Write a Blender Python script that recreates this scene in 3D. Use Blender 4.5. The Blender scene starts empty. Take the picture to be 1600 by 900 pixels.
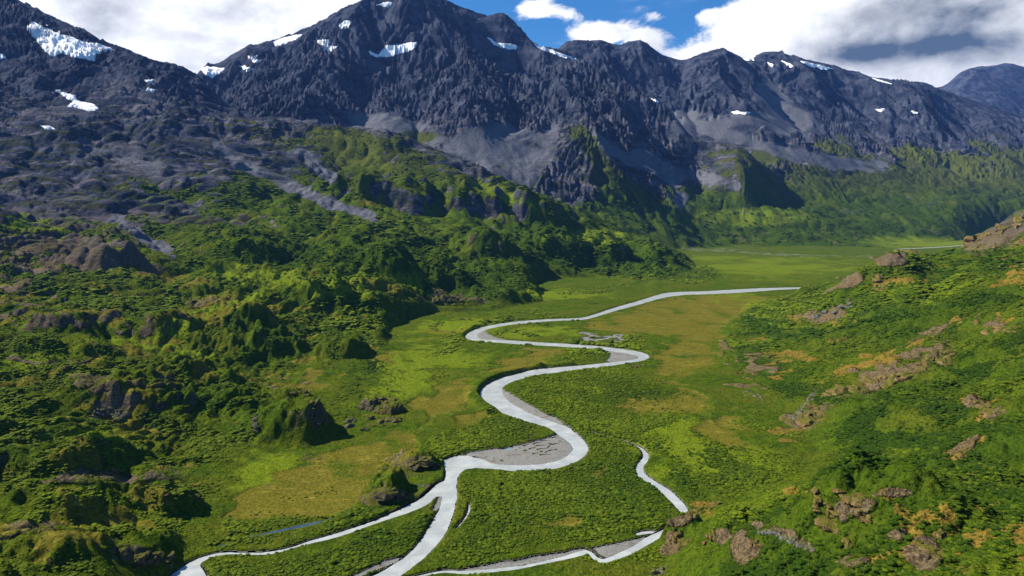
import bpy, math, random
import numpy as np
from concurrent.futures import ThreadPoolExecutor

Q = 1.0                      # mesh fineness (1 = final)
F32 = np.float32
rng = np.random.default_rng(11)
random.seed(5)
scene = bpy.context.scene
COL = scene.collection

# ---------------------------------------------------------------- camera, sky, sun, exposure
FPX, HOR, HC = 1066.0, 325.0, 150.0          # focal length in photo pixels, horizon row, camera height above the valley
cam_d = bpy.data.cameras.new('camera'); cam = bpy.data.objects.new('camera', cam_d); COL.objects.link(cam)
cam.location = (0, 0, HC); cam.rotation_euler = (math.radians(90), 0, 0)
cam_d.sensor_width = 36; cam_d.lens = 36 * FPX / 1600.0
cam_d.shift_y = -(450 - HOR) / 1600.0
cam_d.clip_start = 1.0; cam_d.clip_end = 60000
scene.camera = cam

SUN_AZ, SUN_EL = math.radians(-78), math.radians(43)       # azimuth from +Y towards +X
sdir = np.array([math.sin(SUN_AZ) * math.cos(SUN_EL), math.cos(SUN_AZ) * math.cos(SUN_EL), math.sin(SUN_EL)])
sun_d = bpy.data.lights.new('sun', 'SUN'); sun = bpy.data.objects.new('sun', sun_d); COL.objects.link(sun)
sun_d.energy = 5.0; sun_d.angle = math.radians(0.5); sun_d.color = (1.0, 0.93, 0.80)
sun.location = (-2000, 1000, 3000)
from mathutils import Vector
sun.rotation_euler = Vector((-sdir[0], -sdir[1], -sdir[2])).to_track_quat('-Z', 'Y').to_euler()

scene.view_settings.view_transform = 'Standard'
scene.view_settings.look = 'None'
scene.view_settings.gamma = 1.0
scene.view_settings.exposure = 0.85
scene.cycles.max_bounces = 5
scene.cycles.diffuse_bounces = 1
scene.cycles.glossy_bounces = 2
scene.cycles.transparent_max_bounces = 8
scene.cycles.volume_bounces = 0

class NT:
    """little node-tree writer"""
    def __init__(s, tree): s.t = tree; s.n = tree.nodes; s.l = tree.links
    def node(s, typ, **kw):
        n = s.n.new(typ)
        for k, v in kw.items(): setattr(n, k, v)
        return n
    def put(s, sock, v):
        if hasattr(v, 'is_output'): s.l.new(v, sock)
        elif v is not None: sock.default_value = v
    def math(s, op, a, b=None, c=None, clamp=False):
        n = s.node('ShaderNodeMath', operation=op, use_clamp=clamp)
        s.put(n.inputs[0], a); s.put(n.inputs[1], b)
        if c is not None: s.put(n.inputs[2], c)
        return n.outputs[0]
    def mix(s, f, a, b):
        n = s.node('ShaderNodeMix', data_type='RGBA')
        s.put(n.inputs[0], f)
        s.put(n.inputs[6], (*a, 1) if isinstance(a, tuple) and len(a) == 3 else a)
        s.put(n.inputs[7], (*b, 1) if isinstance(b, tuple) and len(b) == 3 else b)
        return n.outputs[2]
    def noise(s, vec, scale, detail=4, rough=0.55, dist=0.0, w=None):
        n = s.node('ShaderNodeTexNoise', noise_dimensions='3D')
        s.put(n.inputs['Vector'], vec)
        n.inputs['Scale'].default_value = scale; n.inputs['Detail'].default_value = detail
        n.inputs['Roughness'].default_value = rough; n.inputs['Distortion'].default_value = dist
        return n.outputs['Fac']
    def ramp(s, v, lo, hi, smooth=True):
        n = s.node('ShaderNodeMapRange', interpolation_type='SMOOTHSTEP' if smooth else 'LINEAR')
        s.put(n.inputs[0], v); s.put(n.inputs[1], lo); s.put(n.inputs[2], hi)
        n.inputs[3].default_value = 0; n.inputs[4].default_value = 1
        return n.outputs[0]
    def vmath(s, op, a, b):
        n = s.node('ShaderNodeVectorMath', operation=op)
        s.put(n.inputs[0], a); s.put(n.inputs[1], b)
        return n.outputs[0]

def build_world():
    w = bpy.data.worlds.new('World'); scene.world = w; w.use_nodes = True
    k = NT(w.node_tree); k.n.clear()
    out = k.node('ShaderNodeOutputWorld')
    sky = k.node('ShaderNodeTexSky', sky_type='NISHITA', sun_disc=False)
    sky.sun_elevation = SUN_EL; sky.sun_rotation = SUN_AZ
    sky.altitude = 500; sky.air_density = 1.0; sky.dust_density = 0.3; sky.ozone_density = 3.0
    tc = k.node('ShaderNodeTexCoord')
    d = tc.outputs['Generated']
    sp = k.node('ShaderNodeSeparateXYZ'); k.put(sp.inputs[0], d)
    az = k.math('ARCTAN2', sp.outputs[0], sp.outputs[1])
    el = k.math('ARCSINE', sp.outputs[2])
    def vec(sx, sy, oz):
        c = k.node('ShaderNodeCombineXYZ')
        k.put(c.inputs[0], k.math('MULTIPLY', az, sx)); k.put(c.inputs[1], k.math('MULTIPLY', el, sy)); c.inputs[2].default_value = oz
        return c.outputs[0]
    def blob(u, v, ru, rv):
        # soft spot in the sky, centre and radii written as photo pixels, stored as azimuth / elevation
        a0 = math.atan((u - 800) / FPX); e0 = math.atan((HOR - v) / FPX * math.cos(a0))
        ra = ru / FPX * math.cos(a0) ** 2; re = rv / FPX * math.cos(a0)
        x = k.math('DIVIDE', k.math('SUBTRACT', az, a0), ra); y = k.math('DIVIDE', k.math('SUBTRACT', el, e0), re)
        r2 = k.math('ADD', k.math('MULTIPLY', x, x), k.math('MULTIPLY', y, y))
        return k.math('POWER', 2.718, k.math('MULTIPLY', r2, -1.0))
    def total(items):
        s = None
        for wgt, b in items:
            t = k.math('MULTIPLY', blob(*b), wgt); s = t if s is None else k.math('ADD', s, t)
        return s
    puff = k.noise(vec(11, 17, 3.1), 1.0, 10, 0.62, 0.35)
    cover = total([
        (0.75, (300, 20, 330, 200)), (0.55, (120, 30, 200, 120)), (0.35, (500, 20, 110, 70)),
        (0.95, (1290, 30, 150, 90)), (0.95, (1480, 30, 260, 105)), (0.6, (1190, 65, 60, 45)), (0.5, (1080, 90, 50, 26)),
        (0.62, (1000, 60, 45, 20)), (0.55, (930, 55, 35, 20)), (0.34, (830, 12, 40, 14)), (0.30, (890, 20, 25, 12)), (0.36, (1000, 10, 25, 8)), (0.42, (1030, 25, 22, 9)), (0.36, (1105, 22, 22, 12)), (0.55, (1480, 120, 160, 22)), (0.25, (840, 15, 50, 18)), (0.22, (1100, 25, 45, 14)),
        (-0.35, (1085, 5, 75, 40)), (-0.4, (770, -10, 70, 40)), (-0.2, (950, 0, 70, 20))])
    away = k.math('MULTIPLY', k.ramp(k.math('ABSOLUTE', az), 0.75, 1.1), 0.0)
    cov = k.math('ADD', k.math('ADD', cover, away), k.math('MULTIPLY', k.math('SUBTRACT', puff, 0.5), 1.7))
    cov = k.math('SUBTRACT', cov, k.math('MULTIPLY', k.ramp(el, 0.30, 0.50), 0.55))
    mask = k.ramp(cov, 0.20, 0.46)
    # grey undersides
    dark = total([(0.9, (1450, 80, 190, 26)), (0.65, (1340, 84, 90, 16)), (0.80, (1560, 10, 170, 70)), (0.74, (1410, 30, 130, 65)), (0.42, (140, 8, 130, 30)), (0.33, (300, 55, 80, 12)), (0.42, (375, 20, 60, 22)), (0.3, (480, 30, 40, 30)), (-0.5, (1180, 40, 60, 90)), (-0.25, (1420, 50, 30, 14)), (-0.3, (1550, 42, 50, 9)), (0.35, (1500, 125, 120, 16))])
    shade_n = k.noise(vec(12, 18, 8.3), 1.0, 9, 0.58, 0.15)
    shade = k.ramp(k.math('ADD', dark, k.math('MULTIPLY', k.math('SUBTRACT', shade_n, 0.5), 3.0)), -0.05, 1.6, False)
    white = (0.74, 0.74, 0.74); grey = (0.055, 0.075, 0.095)
    ccol = k.mix(shade, white, grey)
    skycol = k.vmath('MULTIPLY', sky.outputs[0], (0.018, 0.052, 0.076))
    thin = k.ramp(k.noise(vec(5, 22, 1.7), 1.0, 6, 0.6, 0.6), 0.5, 0.85)
    skycol = k.mix(k.math('MULTIPLY', thin, 0.45), skycol, (0.50, 0.60, 0.68))
    col = k.mix(mask, skycol, ccol)
    bg = k.node('ShaderNodeBackground'); k.put(bg.inputs[0], col); bg.inputs[1].default_value = 1.0
    k.l.new(bg.outputs[0], out.inputs[0])
build_world()

# ---------------------------------------------------------------- numeric helpers
POOL = ThreadPoolExecutor(4)
def par(fn, *arrs):
    """run fn on row blocks of 2-D arrays in parallel"""
    n = arrs[0].shape[0]; m = max(1, n // 24)
    cuts = [(i, min(n, i + m)) for i in range(0, n, m)]
    res = list(POOL.map(lambda c: fn(*[a[c[0]:c[1]] for a in arrs]), cuts))
    if isinstance(res[0], tuple): return tuple(np.concatenate([r[i] for r in res]) for i in range(len(res[0])))
    return np.concatenate(res)
_a = np.arange(32) * (2 * np.pi / 32)
GX, GY = np.cos(_a).astype(F32), np.sin(_a).astype(F32)
def hsh(ix, iy, seed):
    h = ix.astype(np.uint32) * np.uint32(374761393) + iy.astype(np.uint32) * np.uint32(668265263) + np.uint32((seed * 2246822519) & 0xffffffff)
    h = (h ^ (h >> np.uint32(13))) * np.uint32(1274126177)
    return h ^ (h >> np.uint32(16))
def _perlin(x, y, seed):
    fx, fy = np.floor(x), np.floor(y); ix, iy = fx.astype(np.int32), fy.astype(np.int32)
    x = (x - fx).astype(F32); y = (y - fy).astype(F32)
    def g(dx, dy):
        h = hsh(ix + dx, iy + dy, seed) & np.uint32(31)
        return GX[h] * (x - dx) + GY[h] * (y - dy)
    sx = x * x * x * (x * (x * 6 - 15) + 10); sy = y * y * y * (y * (y * 6 - 15) + 10)
    a, b, c, d = g(0, 0), g(1, 0), g(0, 1), g(1, 1)
    t = a + sx * (b - a); u = c + sx * (d - c)
    return (t + sy * (u - t)) * F32(1.5)          # about -1..1
def perlin(x, y, wl, seed): return par(lambda a, b: _perlin(a / wl, b / wl, seed), x, y)
def sstep(a, b, x):
    t = np.clip((x - a) / (b - a), 0, 1); return t * t * (3 - 2 * t)
def poly_world(pts, z=0.0):
    p = np.array(pts, float); Y = (HC - z) * FPX / (p[:, 1] - HOR); return np.stack([(p[:, 0] - 800) / FPX * Y, Y], 1)
def sdf_poly(X, Y, P, closed=True):
    """signed distance to a polygon (negative inside) or distance to a polyline"""
    P = np.asarray(P, float); n = len(P)
    d2 = np.full(X.shape, 1e18, F32); inside = np.zeros(X.shape, bool)
    for i in range(n if closed else n - 1):
        a, b = P[i], P[(i + 1) % n]; ex, ey = b - a; L = ex * ex + ey * ey + 1e-9
        px, py = X - F32(a[0]), Y - F32(a[1])
        t = np.clip((px * F32(ex) + py * F32(ey)) / F32(L), 0, 1)
        d2 = np.minimum(d2, (px - t * F32(ex)) ** 2 + (py - t * F32(ey)) ** 2)
        if closed and a[1] != b[1]:
            inside ^= ((a[1] > Y) != (b[1] > Y)) & (px < F32(ex) * py / F32(ey))
    d = np.sqrt(d2)
    return np.where(inside, -d, d) if closed else d
def smooth_line(pts, n=3):
    """Chaikin corner cutting for an open line"""
    p = np.array(pts, float)
    for _ in range(n):
        q = p[:-1] * .75 + p[1:] * .25; r = p[:-1] * .25 + p[1:] * .75
        m = np.empty((len(q) * 2, 2)); m[0::2] = q; m[1::2] = r
        p = np.vstack([p[:1], m, p[-1:]])
    return p

# ---------------------------------------------------------------- terrain grid (columns of constant bearing, log-spaced depth)
NU = int(1312 * Q); NY = int(1950 * Q)
U1 = np.linspace(-250, 1850, NU); LY1 = np.linspace(math.log(95), math.log(12500), NY); Y1 = np.exp(LY1)
U = np.broadcast_to(U1.astype(F32), (NY, NU)); Y = np.broadcast_to(Y1.astype(F32)[:, None], (NY, NU))
X = (U - 800) / F32(FPX) * Y
CELL = Y * F32(0.0026 / Q)

cols = {
 -250: [(1000,170),(900,205),(800,260),(700,330),(600,430),(500,580),(400,850),(300,1250),(200,1700),(100,2150),(0,2500),(-100,2800),(-180,3000)],
 0: [(900,230),(800,290),(700,370),(600,480),(500,650),(400,950),(350,1150),(300,1400),(250,1650),(200,1900),(150,2150),(100,2350),(50,2550),(-15,2850)],
 60: [(120,2320),(60,2600),(14,2850)],
 100: [(36,2820)], 200: [(78,2780)], 250: [(95,2740)], 340: [(143,2600)], 
 150: [(900,242),(800,300),(700,385),(600,500),(500,690),(400,1030),(350,1250),(300,1480),(250,1720),(200,1950),(150,2200),(100,2500),(58,2800)],
 300: [(800,330),(700,410),(600,530),(500,730),(400,1080),(350,1320),(300,1560),(250,1820),(200,2080),(150,2380),(108,2680)],
 400: [(650,470),(600,560),(500,770),(400,1120),(350,1380),(300,1650),(250,1930),(200,2250),(180,2450),(165,3000),(120,3500),(70,4000)],
 450: [(178,2480),(54,4000)],
 345: [(97,3850)], 370:[(80,3950)],
 500: [(600,575),(500,790),(400,1150),(350,1420),(300,1720),(250,2050),(193,2480),(185,2980),(150,3250),(100,3600),(60,3850),(31,4050)],
 560: [(199,2420),(7,4150)],
 600: [(500,800),(470,850),(400,1150),(330,1600),(270,2000),(205,2350),(202,2900),(150,3300),(100,3600),(50,3900),(-6,4150)],
 650: [(220,2300),(-12,4200)],
 700: [(450,1080),(400,1300),(350,1560),(300,1850),(240,2250),(237,2720),(200,2950),(150,3300),(100,3700),(50,4000),(3,4250)],
 770: [(400,1330),(340,1700),(268,2180),(262,2620),(200,3000),(150,3350),(100,3750),(50,4100),(24,4300)],
 785: [(14,4320)], 815:[(34,4330)],
 850: [(430,1230),(400,1400),(350,1750),(305,2050),(300,2650),(250,2850),(200,3100),(150,3450),(100,3900),(58,4350)],
 890: [(66,4450)], 935: [(61,4700)], 963:[(70,4800)],
 920: [(400,1600),(360,1800),(330,2000),(325,2450),(280,2700),(230,3000),(200,3150),(160,3400),(104,3800),(92,4250),(63,4650)],
 1000: [(410,1560),(376,1800),(365,2350),(340,2600),(300,2800),(260,3000),(230,3150),(190,3400),(143,3650),(125,4450),(90,4800),(61,5050)],
 1030: [(81,5100)],
 1060: [(400,1700),(386,1780),(375,2500),(330,2750),(280,3050),(240,3250),(200,3400),(187,3470),(172,3900),(150,4300),(120,4700),(97,5150)],
 1090: [(405,1740),(385,2600),(225,3350),(205,3600),(160,4300),(90,5080)],
 1130: [(386,2640),(340,2800),(300,3050),(260,3350),(230,3600),(200,3850),(170,4150),(130,4600),(76,5000)],
 1170: [(93,5150)],
 1210: [(386,2650),(330,2900),(280,3300),(240,3700),(200,4100),(160,4500),(120,5000),(80,5600)],
 1300: [(387,2600),(340,3000),(290,3500),(240,4000),(200,4400),(160,4850),(103,5600)],
 1400: [(380,2800),(330,3300),(280,3800),(230,4400),(180,5000),(125,5700)],
 1500: [(375,3000),(320,3400),(260,4300),(200,5200),(148,5900)],
 1600: [(320,3600),(270,4300),(230,5000),(184,6000)],
 1700: [(330,3600),(280,4300),(240,5000),(205,6000)],
 1850: [(340,3600),(300,4300),(250,5000),(220,6000)],
}
right = {
 1040: [(900,265)], 1062: [(803,290),(850,262)], 1130: [(900,215),(830,255),(792,280)],
 1200: [(900,198),(780,258),(560,660),(520,780),(480,950)],
 1280: [(900,185),(830,210),(772,235),(735,330)],
 1300: [(700,400),(650,450),(600,520),(550,620),(500,800),(470,950),(446,1130)],
 1340: [(428,1000)],
 1400: [(900,170),(820,200),(747,230),(725,320),(700,360),(650,410),(600,480),(550,570),(500,680),(450,790),(430,830),(393,900)],
 1500: [(900,160),(767,215),(722,310),(650,385),(600,450),(550,520),(500,600),(440,750),(397,900),(384,1450)],
 1600: [(900,150),(795,190),(732,300),(650,350),(600,400),(550,450),(500,520),(430,680),(396,880),(360,1250),(323,1500)],
 1550: [(354,1480)],
 1850: [(900,130),(800,170),(700,260),(600,340),(500,460),(430,600),(395,800),(300,1400),(240,1700)],
}
pts = []
for dct in (cols, right):
    for u, l in dct.items():
        for v, y in l: pts.append((u, y, HC - (v - HOR) * y / FPX))
hidden = [(-250,3800,800),(-250,5000,600),(0,3400,950),(0,4500,700),(150,3300,720),(150,4500,650),(300,3000,560),(300,4800,700),(400,2750,430),(500,2730,395),(600,2600,370),
 (700,2480,270),(770,2400,205),(850,2300,125),(920,2250,75),(1000,2100,20),(1060,2100,4),(920,4050,880),(1000,3950,730),(1060,3700,570),
 (1130,1750,2),(1130,2200,2),(1250,1700,2),(1250,2200,2),(1000,1250,2),(1100,1000,2),(1100,600,2),(900,500,2),(900,1000,2),(750,700,2),(600,420,2),(500,330,2),(800,280,2),(950,330,2),(1350,2300,2),
 (500,5200,800),(640,5600,900),(800,5600,900),(1000,6200,900),(1130,6300,900),(1210,6800,900),(1400,7000,700),(1600,7300,700),(1850,7300,700),(700,7500,800),(0,7000,600),(350,5200,700),
 (1400,9500,1250),(1475,9500,1885),(1515,9500,2110),(1545,9500,2140),(1580,9500,2185),(1620,9500,2130),(1700,9500,2170),(1850,9500,2000),(1300,9500,900),(1000,9500,900),(600,9500,900),(0,9500,800),
 (1500,8600,1350),(1600,8600,1450),(1700,8600,1450),(1550,12000,900),(1000,12000,700),(200,12000,700),(1800,12000,900),
 (1060,350,2),(1130,350,3),(1200,350,6),(1400,1150,35),(1400,1400,4),(1340,1250,4),(1500,1120,66),(1600,1050,84),(1500,1900,20),(1600,2000,95),(1600,2600,12),(1850,2400,150),(1850,3000,60),(1450,2400,2),(1500,2600,3),(1430,1700,3),
 (1280,280,36),(1400,275,40),(1500,262,45),(1600,245,46),(1300,110,66),(1600,100,80),(800,120,6),(400,120,15),(0,120,40),(-250,110,60),(1850,100,90)]
pts += hidden
pts = np.array(pts, float)
def pc(u, y): return np.stack([np.asarray(u, float) / 230.0, np.log(y) * 2.3], -1)
P = pc(pts[:, 0], pts[:, 1]); Rv = pts[:, 2] * FPX / pts[:, 1]
def tps(d2): return 0.5 * d2 * np.log(d2 + 1e-9)
n = len(P); K = tps(((P[:, None] - P[None]) ** 2).sum(-1)) + 0.012 * np.eye(n)
A = np.zeros((n + 3, n + 3)); A[:n, :n] = K; A[:n, n] = 1; A[:n, n + 1:] = P; A[n:, :n] = A[:n, n:].T
W = np.linalg.solve(A, np.concatenate([Rv, np.zeros(3)]))
cu = np.linspace(-250, 1850, 220); cl = np.linspace(LY1[0], LY1[-1], 260)
CU, CL = np.meshgrid(cu, cl)
C = pc(CU, np.exp(CL)).reshape(-1, 2)
val = np.empty(len(C))
for i in range(0, len(C), 4000):
    d2 = ((C[i:i + 4000, None] - P[None]) ** 2).sum(-1); val[i:i + 4000] = tps(d2) @ W[:n] + W[n] + C[i:i + 4000] @ W[n + 1:]
val = val.reshape(CU.shape)

def up_cubic(G):
    """coarse (cl, cu) grid -> fine grid, Catmull-Rom"""
    def axis(Gm, pos, ax):
        m = Gm.shape[ax]; i = np.clip(np.floor(pos).astype(int), 0, m - 2); t = (pos - i).astype(F32)
        idx = [np.clip(i + k, 0, m - 1) for k in (-1, 0, 1, 2)]
        w = [-.5 * t + t**2 - .5 * t**3, 1 - 2.5 * t**2 + 1.5 * t**3, .5 * t + 2 * t**2 - 1.5 * t**3, -.5 * t**2 + .5 * t**3]
        sh = (-1, 1) if ax == 0 else (1, -1)
        return sum(np.take(Gm, ii, axis=ax) * ww.reshape(sh) for ii, ww in zip(idx, w))
    g = axis(G.astype(F32), (LY1 - cl[0]) / (cl[1] - cl[0]), 0)
    return axis(g, (U1 - cu[0]) / (cu[1] - cu[0]), 1).astype(F32)

floor_px = [(120,1300),(200,1000),(255,905),(300,868),(352,852),(355,790),(375,737),(400,716),(440,702),(520,694),(545,672),(580,664),(640,658),(652,640),(642,615),(650,590),(640,560),(612,540),(606,522),(625,502),(690,490),(740,487),(790,482),(842,472),(850,460),(832,447),(850,434),(930,434),(1000,440),(1060,437),(1088,428),(1085,410),(1070,398),(1080,391),(1140,387),(1200,386),(1300,386),(1390,387),(1440,383),(1500,376),(1560,371),(1700,369),(1900,372),(2050,385),(1900,402),(1650,421),(1480,432),(1400,437),(1330,441),(1272,451),(1240,463),(1170,474),(1150,487),(1130,510),(1118,540),(1125,570),(1150,600),(1185,625),(1230,645),(1260,680),(1275,705),(1255,730),(1200,760),(1130,786),(1088,806),(1068,826),(1052,860),(1035,900),(1010,1000),(980,1300)]
FW = poly_world(floor_px)
cX = (CU - 800) / FPX * np.exp(CL); cY = np.exp(CL)
sdF = up_cubic(sdf_poly(cX, cY, FW)); 
# wobble the foot of the slopes
sdF = sdF + perlin(X, Y, 70.0, 3) * np.minimum(9, Y * 0.012) + perlin(X, Y, 24.0, 4) * np.minimum(4, Y * 0.006)
Hb = up_cubic(val) * Y / F32(FPX)
rise = 1 - np.exp(-np.maximum(sdF, 0) / np.where(Y > 1500, 45, np.where(U > 900, 22, 16)))
H = np.maximum(Hb, 1.0) * rise
hill = sstep(0, 30, sdF)                          # 0 on the valley floor, 1 on the slopes

def grad(Hm):
    hu = np.gradient(Hm, U1.astype(F32), axis=1); hl = np.gradient(Hm, LY1.astype(F32), axis=0)
    hx = hu * F32(FPX) / Y; hy = hl / Y - hx * (U - 800) / F32(FPX)
    return hx, hy
def fade(wl, k=2.2): return np.clip((wl / (CELL * k) - 1), 0, 1)

mtn = np.clip(sstep(1500, 2300, Y) * sstep(60, 330, Hb), 0, 1)       # high rocky country
farm = sstep(2350, 2700, Y + (U - 700) * 0.15)                        # the far massif
# --- domain warp shared by several layers
WX = X + perlin(X, Y, 380, 21) * 60 + perlin(X, Y, 130, 22) * 22
WY = Y + perlin(X, Y, 380, 23) * 60 + perlin(X, Y, 130, 24) * 22
def billow(wl, seed):
    n_ = perlin(WX, WY, wl, seed); return np.abs(n_)
def ridge(wl, seed):
    n_ = perlin(WX, WY, wl, seed); return 1 - np.abs(n_)
# hills: rounded, ice-scoured humps with sharp creases
leftk = sstep(1060, 900, U - 0.02 * Y)
foot0 = sstep(930, 1080, U) * farm * sstep(560, 300, Hb)
amp = hill * (1 - 0.6 * farm + 0.75 * foot0) * (0.45 + 0.55 * leftk) * sstep(2, 16, H + 4 * leftk)
near = sstep(150, 500, Y)
H += amp * (np.minimum(34, 5 + Y * 0.017)) * (billow(190, 31) - 0.30) * 1.15 * near
amp = amp * (1 + 0.5 * (U > 1000) * (Y < 1500))
H += amp * (np.minimum(17, 3.5 + Y * 0.011)) * (billow(82, 32) - 0.28) * 1.35
H += amp * 9.5 * (billow(36, 33) - 0.28) * fade(36)
H += amp * 4.6 * (billow(15, 34) - 0.28) * fade(15) + amp * 2.4 * (billow(8, 35) - 0.28) * fade(8, 1.6)
# stepped benches on the left slopes: strata dipping gently
st = perlin(WX * 0.35, WY + X * 0.25 + H * 0.8, 62, 41)
H += leftk * hill * (1 - farm) * sstep(120, 380, Hb) * 15 * np.abs(st) + leftk * hill * (1 - farm) * sstep(90, 300, Hb) * 3.2 * np.abs(perlin(WX * 0.4, WY + X * .15 + H, 13, 43)) * fade(13) + leftk * hill * (1 - farm) * sstep(90, 300, Hb) * 6 * np.abs(perlin(WX * 0.4, WY + X * .2 + H, 27, 42))
# massif: ridges
H += farm * mtn * sstep(150, 500, Hb) * ((ridge(1000, 51) - 0.68) * 120 + (ridge(430, 52) - 0.68) * 55)

def gullies(Hm, wl, seed, strength, amt, Hdir):
    """grooves that run down the fall line (cosine stripes steered by the slope, blended between random cells)"""
    hx, hy = grad(Hdir); s = np.sqrt(hx * hx + hy * hy) + 1e-6
    dx, dy = -hy / s, hx / s
    LN = 3.0 if wl > 200 else 4.6
    def f(x, y, ux, uy):
        x = x / F32(wl * LN); y = y / F32(wl * LN); fx, fy = np.floor(x), np.floor(y); ix, iy = fx.astype(np.int32), fy.astype(np.int32)
        x = x - fx; y = y - fy; ca = np.zeros_like(x); sa = np.zeros_like(x)
        for i in (-1, 0, 1):
            for j in (-1, 0, 1):
                h = hsh(ix + i, iy + j, seed)
                px = x - i - (h & np.uint32(1023)).astype(F32) / 1023; py = y - j - ((h >> np.uint32(10)) & np.uint32(1023)).astype(F32) / 1023
                w = np.exp(-2.2 * (px * px + py * py)); ph = (px * ux + py * uy) * F32(2 * np.pi * LN) + (h >> np.uint32(20)).astype(F32) * 0.002
                ca += w * np.cos(ph); sa += w * np.sin(ph)
        m = np.sqrt(ca * ca + sa * sa) + 0.05
        c = ca / m
        return 0.35 * c + 0.65 * (1 - 1.5 * np.sqrt(np.clip((1 - c) * 0.5, 0, 1) + 0.03))     # rounded floors, sharper crests
    lo = int(np.searchsorted(Y1, 1250)) 
    g = np.zeros_like(Hm)
    g[lo:] = par(f, X[lo:], Y[lo:], dx[lo:].astype(F32), dy[lo:].astype(F32))
    return Hm + g * amt * sstep(0.12, 0.6, s) * strength * fade(wl)
FARDIV = np.interp(U1, [-250, 0, 150, 300, 400, 500, 600, 700, 770, 850, 920, 1000, 1060, 1200, 1400, 1850], [3800, 3500, 3300, 3000, 2780, 2740, 2600, 2480, 2400, 2300, 2250, 2100, 2100, 2300, 2300, 3050]).astype(F32)
def first_hit(u, v, Hm):
    j = int(np.clip(round((u + 250) / 2100 * (NU - 1)), 0, NU - 1))
    vv = HOR + (HC - Hm[:, j]) * FPX / Y1
    k = np.nonzero(vv <= v)[0]
    i = int(k[0]) if len(k) else NY - 1
    return i, j
def ridgeline(pts_, h, w):
    # a spur (h > 0) or a couloir (h < 0) laid over the face along its line, found where the photo shows it
    global H
    w3 = []
    for (u, v) in smooth_line(pts_, 2):
        i, j = first_hit(u, v, HS); w3.append((X[i, j], Y[i, j]))
    d = par(lambda a, b: sdf_poly(a, b, np.array(w3), False), WX, WY)
    H += h * np.exp(-(d / w)) * farm
HS = H.copy()
for pts_, h, w in (([(590,8),(545,60),(505,120),(480,180)], 95, 110), ([(650,0),(700,60),(735,130),(745,190)], 80, 110), ([(800,30),(850,72),(930,107),(1000,143),(1060,190),(1088,222)], 70, 90),
   ([(850,110),(890,165),(915,210),(925,260)], 95, 100), ([(615,85),(640,140),(655,195)], -85, 110), ([(770,60),(800,120),(800,190)], -75, 110), ([(570,90),(565,150),(560,185)], -60, 90), ([(420,80),(440,130),(470,165)], -60, 90), ([(385,80),(410,120),(440,160)], 50, 80),
   ([(1045,110),(1085,170),(1140,230),(1230,290)], -80, 130), ([(1130,80),(1125,130),(1165,185)], 80, 110), ([(1215,84),(1290,150),(1360,205),(1450,270)], 75, 120), ([(1180,95),(1210,150),(1250,190)], -70, 110), ([(1330,110),(1420,170),(1510,225),(1590,275)], 75, 130), ([(1280,110),(1350,170),(1420,220),(1500,270)], -60, 120),
   ([(1000,65),(1010,110),(1060,150)], 60, 90), ([(950,75),(985,115)], -50, 80)):
    ridgeline(pts_, h, w)
n1 = perlin(X, Y, 260, 91); n2 = perlin(X, Y, 85, 92); n3 = perlin(X, Y, 28, 93) * fade(28); n4 = perlin(X, Y, 10, 94) * fade(10)
nn = 0.5 * n1 + 0.35 * n2 + 0.25 * n3 + 0.12 * n4
n2b, n3b = perlin(X, Y, 75, 95), perlin(X, Y, 26, 96) * fade(26)
def spot(u, v, ru, rv, ang=0, y0=0, y1=1e9):
    c, s = math.cos(math.radians(ang)), math.sin(math.radians(ang))
    a, b = UW - u, VWp - v; p = (a * c + b * s) / ru; q = (-a * s + b * c) / rv
    return sstep(1.45, 0.5, np.sqrt(p * p + q * q) - 0.35 * (n3 + n4)) * ((Y > y0) & (Y < y1))
def stroke(pts_, w, y0=0, y1=1e9):
    d = par(lambda a, b: sdf_poly(a, b, pts_, False), UW, VWp); return sstep(w * 1.3, w * 0.5, d) * ((Y > y0) & (Y < y1))
def area(pts_, soft=6, y0=0, y1=1e9):
    d = par(lambda a, b: sdf_poly(a, b, pts_, True), UW, VWp); return sstep(soft, -soft, d) * ((Y > y0) & (Y < y1))
def lift(m, *layers):
    for l in layers: m = np.maximum(m, l)
    return m

FARY = 2380
def scree_mask():
    scree = np.zeros_like(H)
    scree = lift(scree, area([(540,180),(600,170),(660,190),(700,215),(760,190),(830,200),(880,190),(860,250),(830,300),(900,345),(800,290),(700,240),(600,215),(540,200)], 14, FARY),
       stroke([(1000,240),(1040,265),(1090,275),(1150,290)], 12, FARY), stroke([(1060,180),(1120,190),(1180,185),(1230,200)], 14, FARY), stroke([(1080,195),(1150,215),(1220,235),(1300,255),(1380,260)], 12, FARY),
       stroke([(1200,140),(1230,180),(1250,190)], 22, FARY), stroke([(930,215),(980,250),(1060,285)], 10, FARY), stroke([(1045,345),(1065,310)], 12, FARY),
       stroke([(340,225),(375,255),(420,275),(500,310),(580,340)], 11, 1000, 2600), stroke([(470,240),(520,275)], 10, 1000, 2600), 0.8 * spot(225,255,60,16,10,1000,2700), 0.7 * spot(120,235,60,10,0,1000,2700), stroke([(170,330),(230,370),(270,400)], 10, 600, 2000),
       stroke([(1060,180),(1090,225)], 10, 3460))
    return scree * (0.75 + 0.5 * n2)
VV = HOR + (HC - H) * F32(FPX) / Y
UW = U + (n2 * 30 + n3 * 16 + n4 * 6) * np.clip(700 / Y, .25, 1.2); VWp = VV + (n2b * 13 + n3b * 9 + n4 * 4) * np.clip(700 / Y, .25, 1.2)
scree0 = np.clip(scree_mask(), 0, 1)
foot = sstep(930, 1080, U) * farm * sstep(520, 260, Hb)
spur = [(858,72,4150),(895,88,3980),(930,104,3820),(1000,143,3640),(1060,187,3470),(1090,222,3360)]
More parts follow.
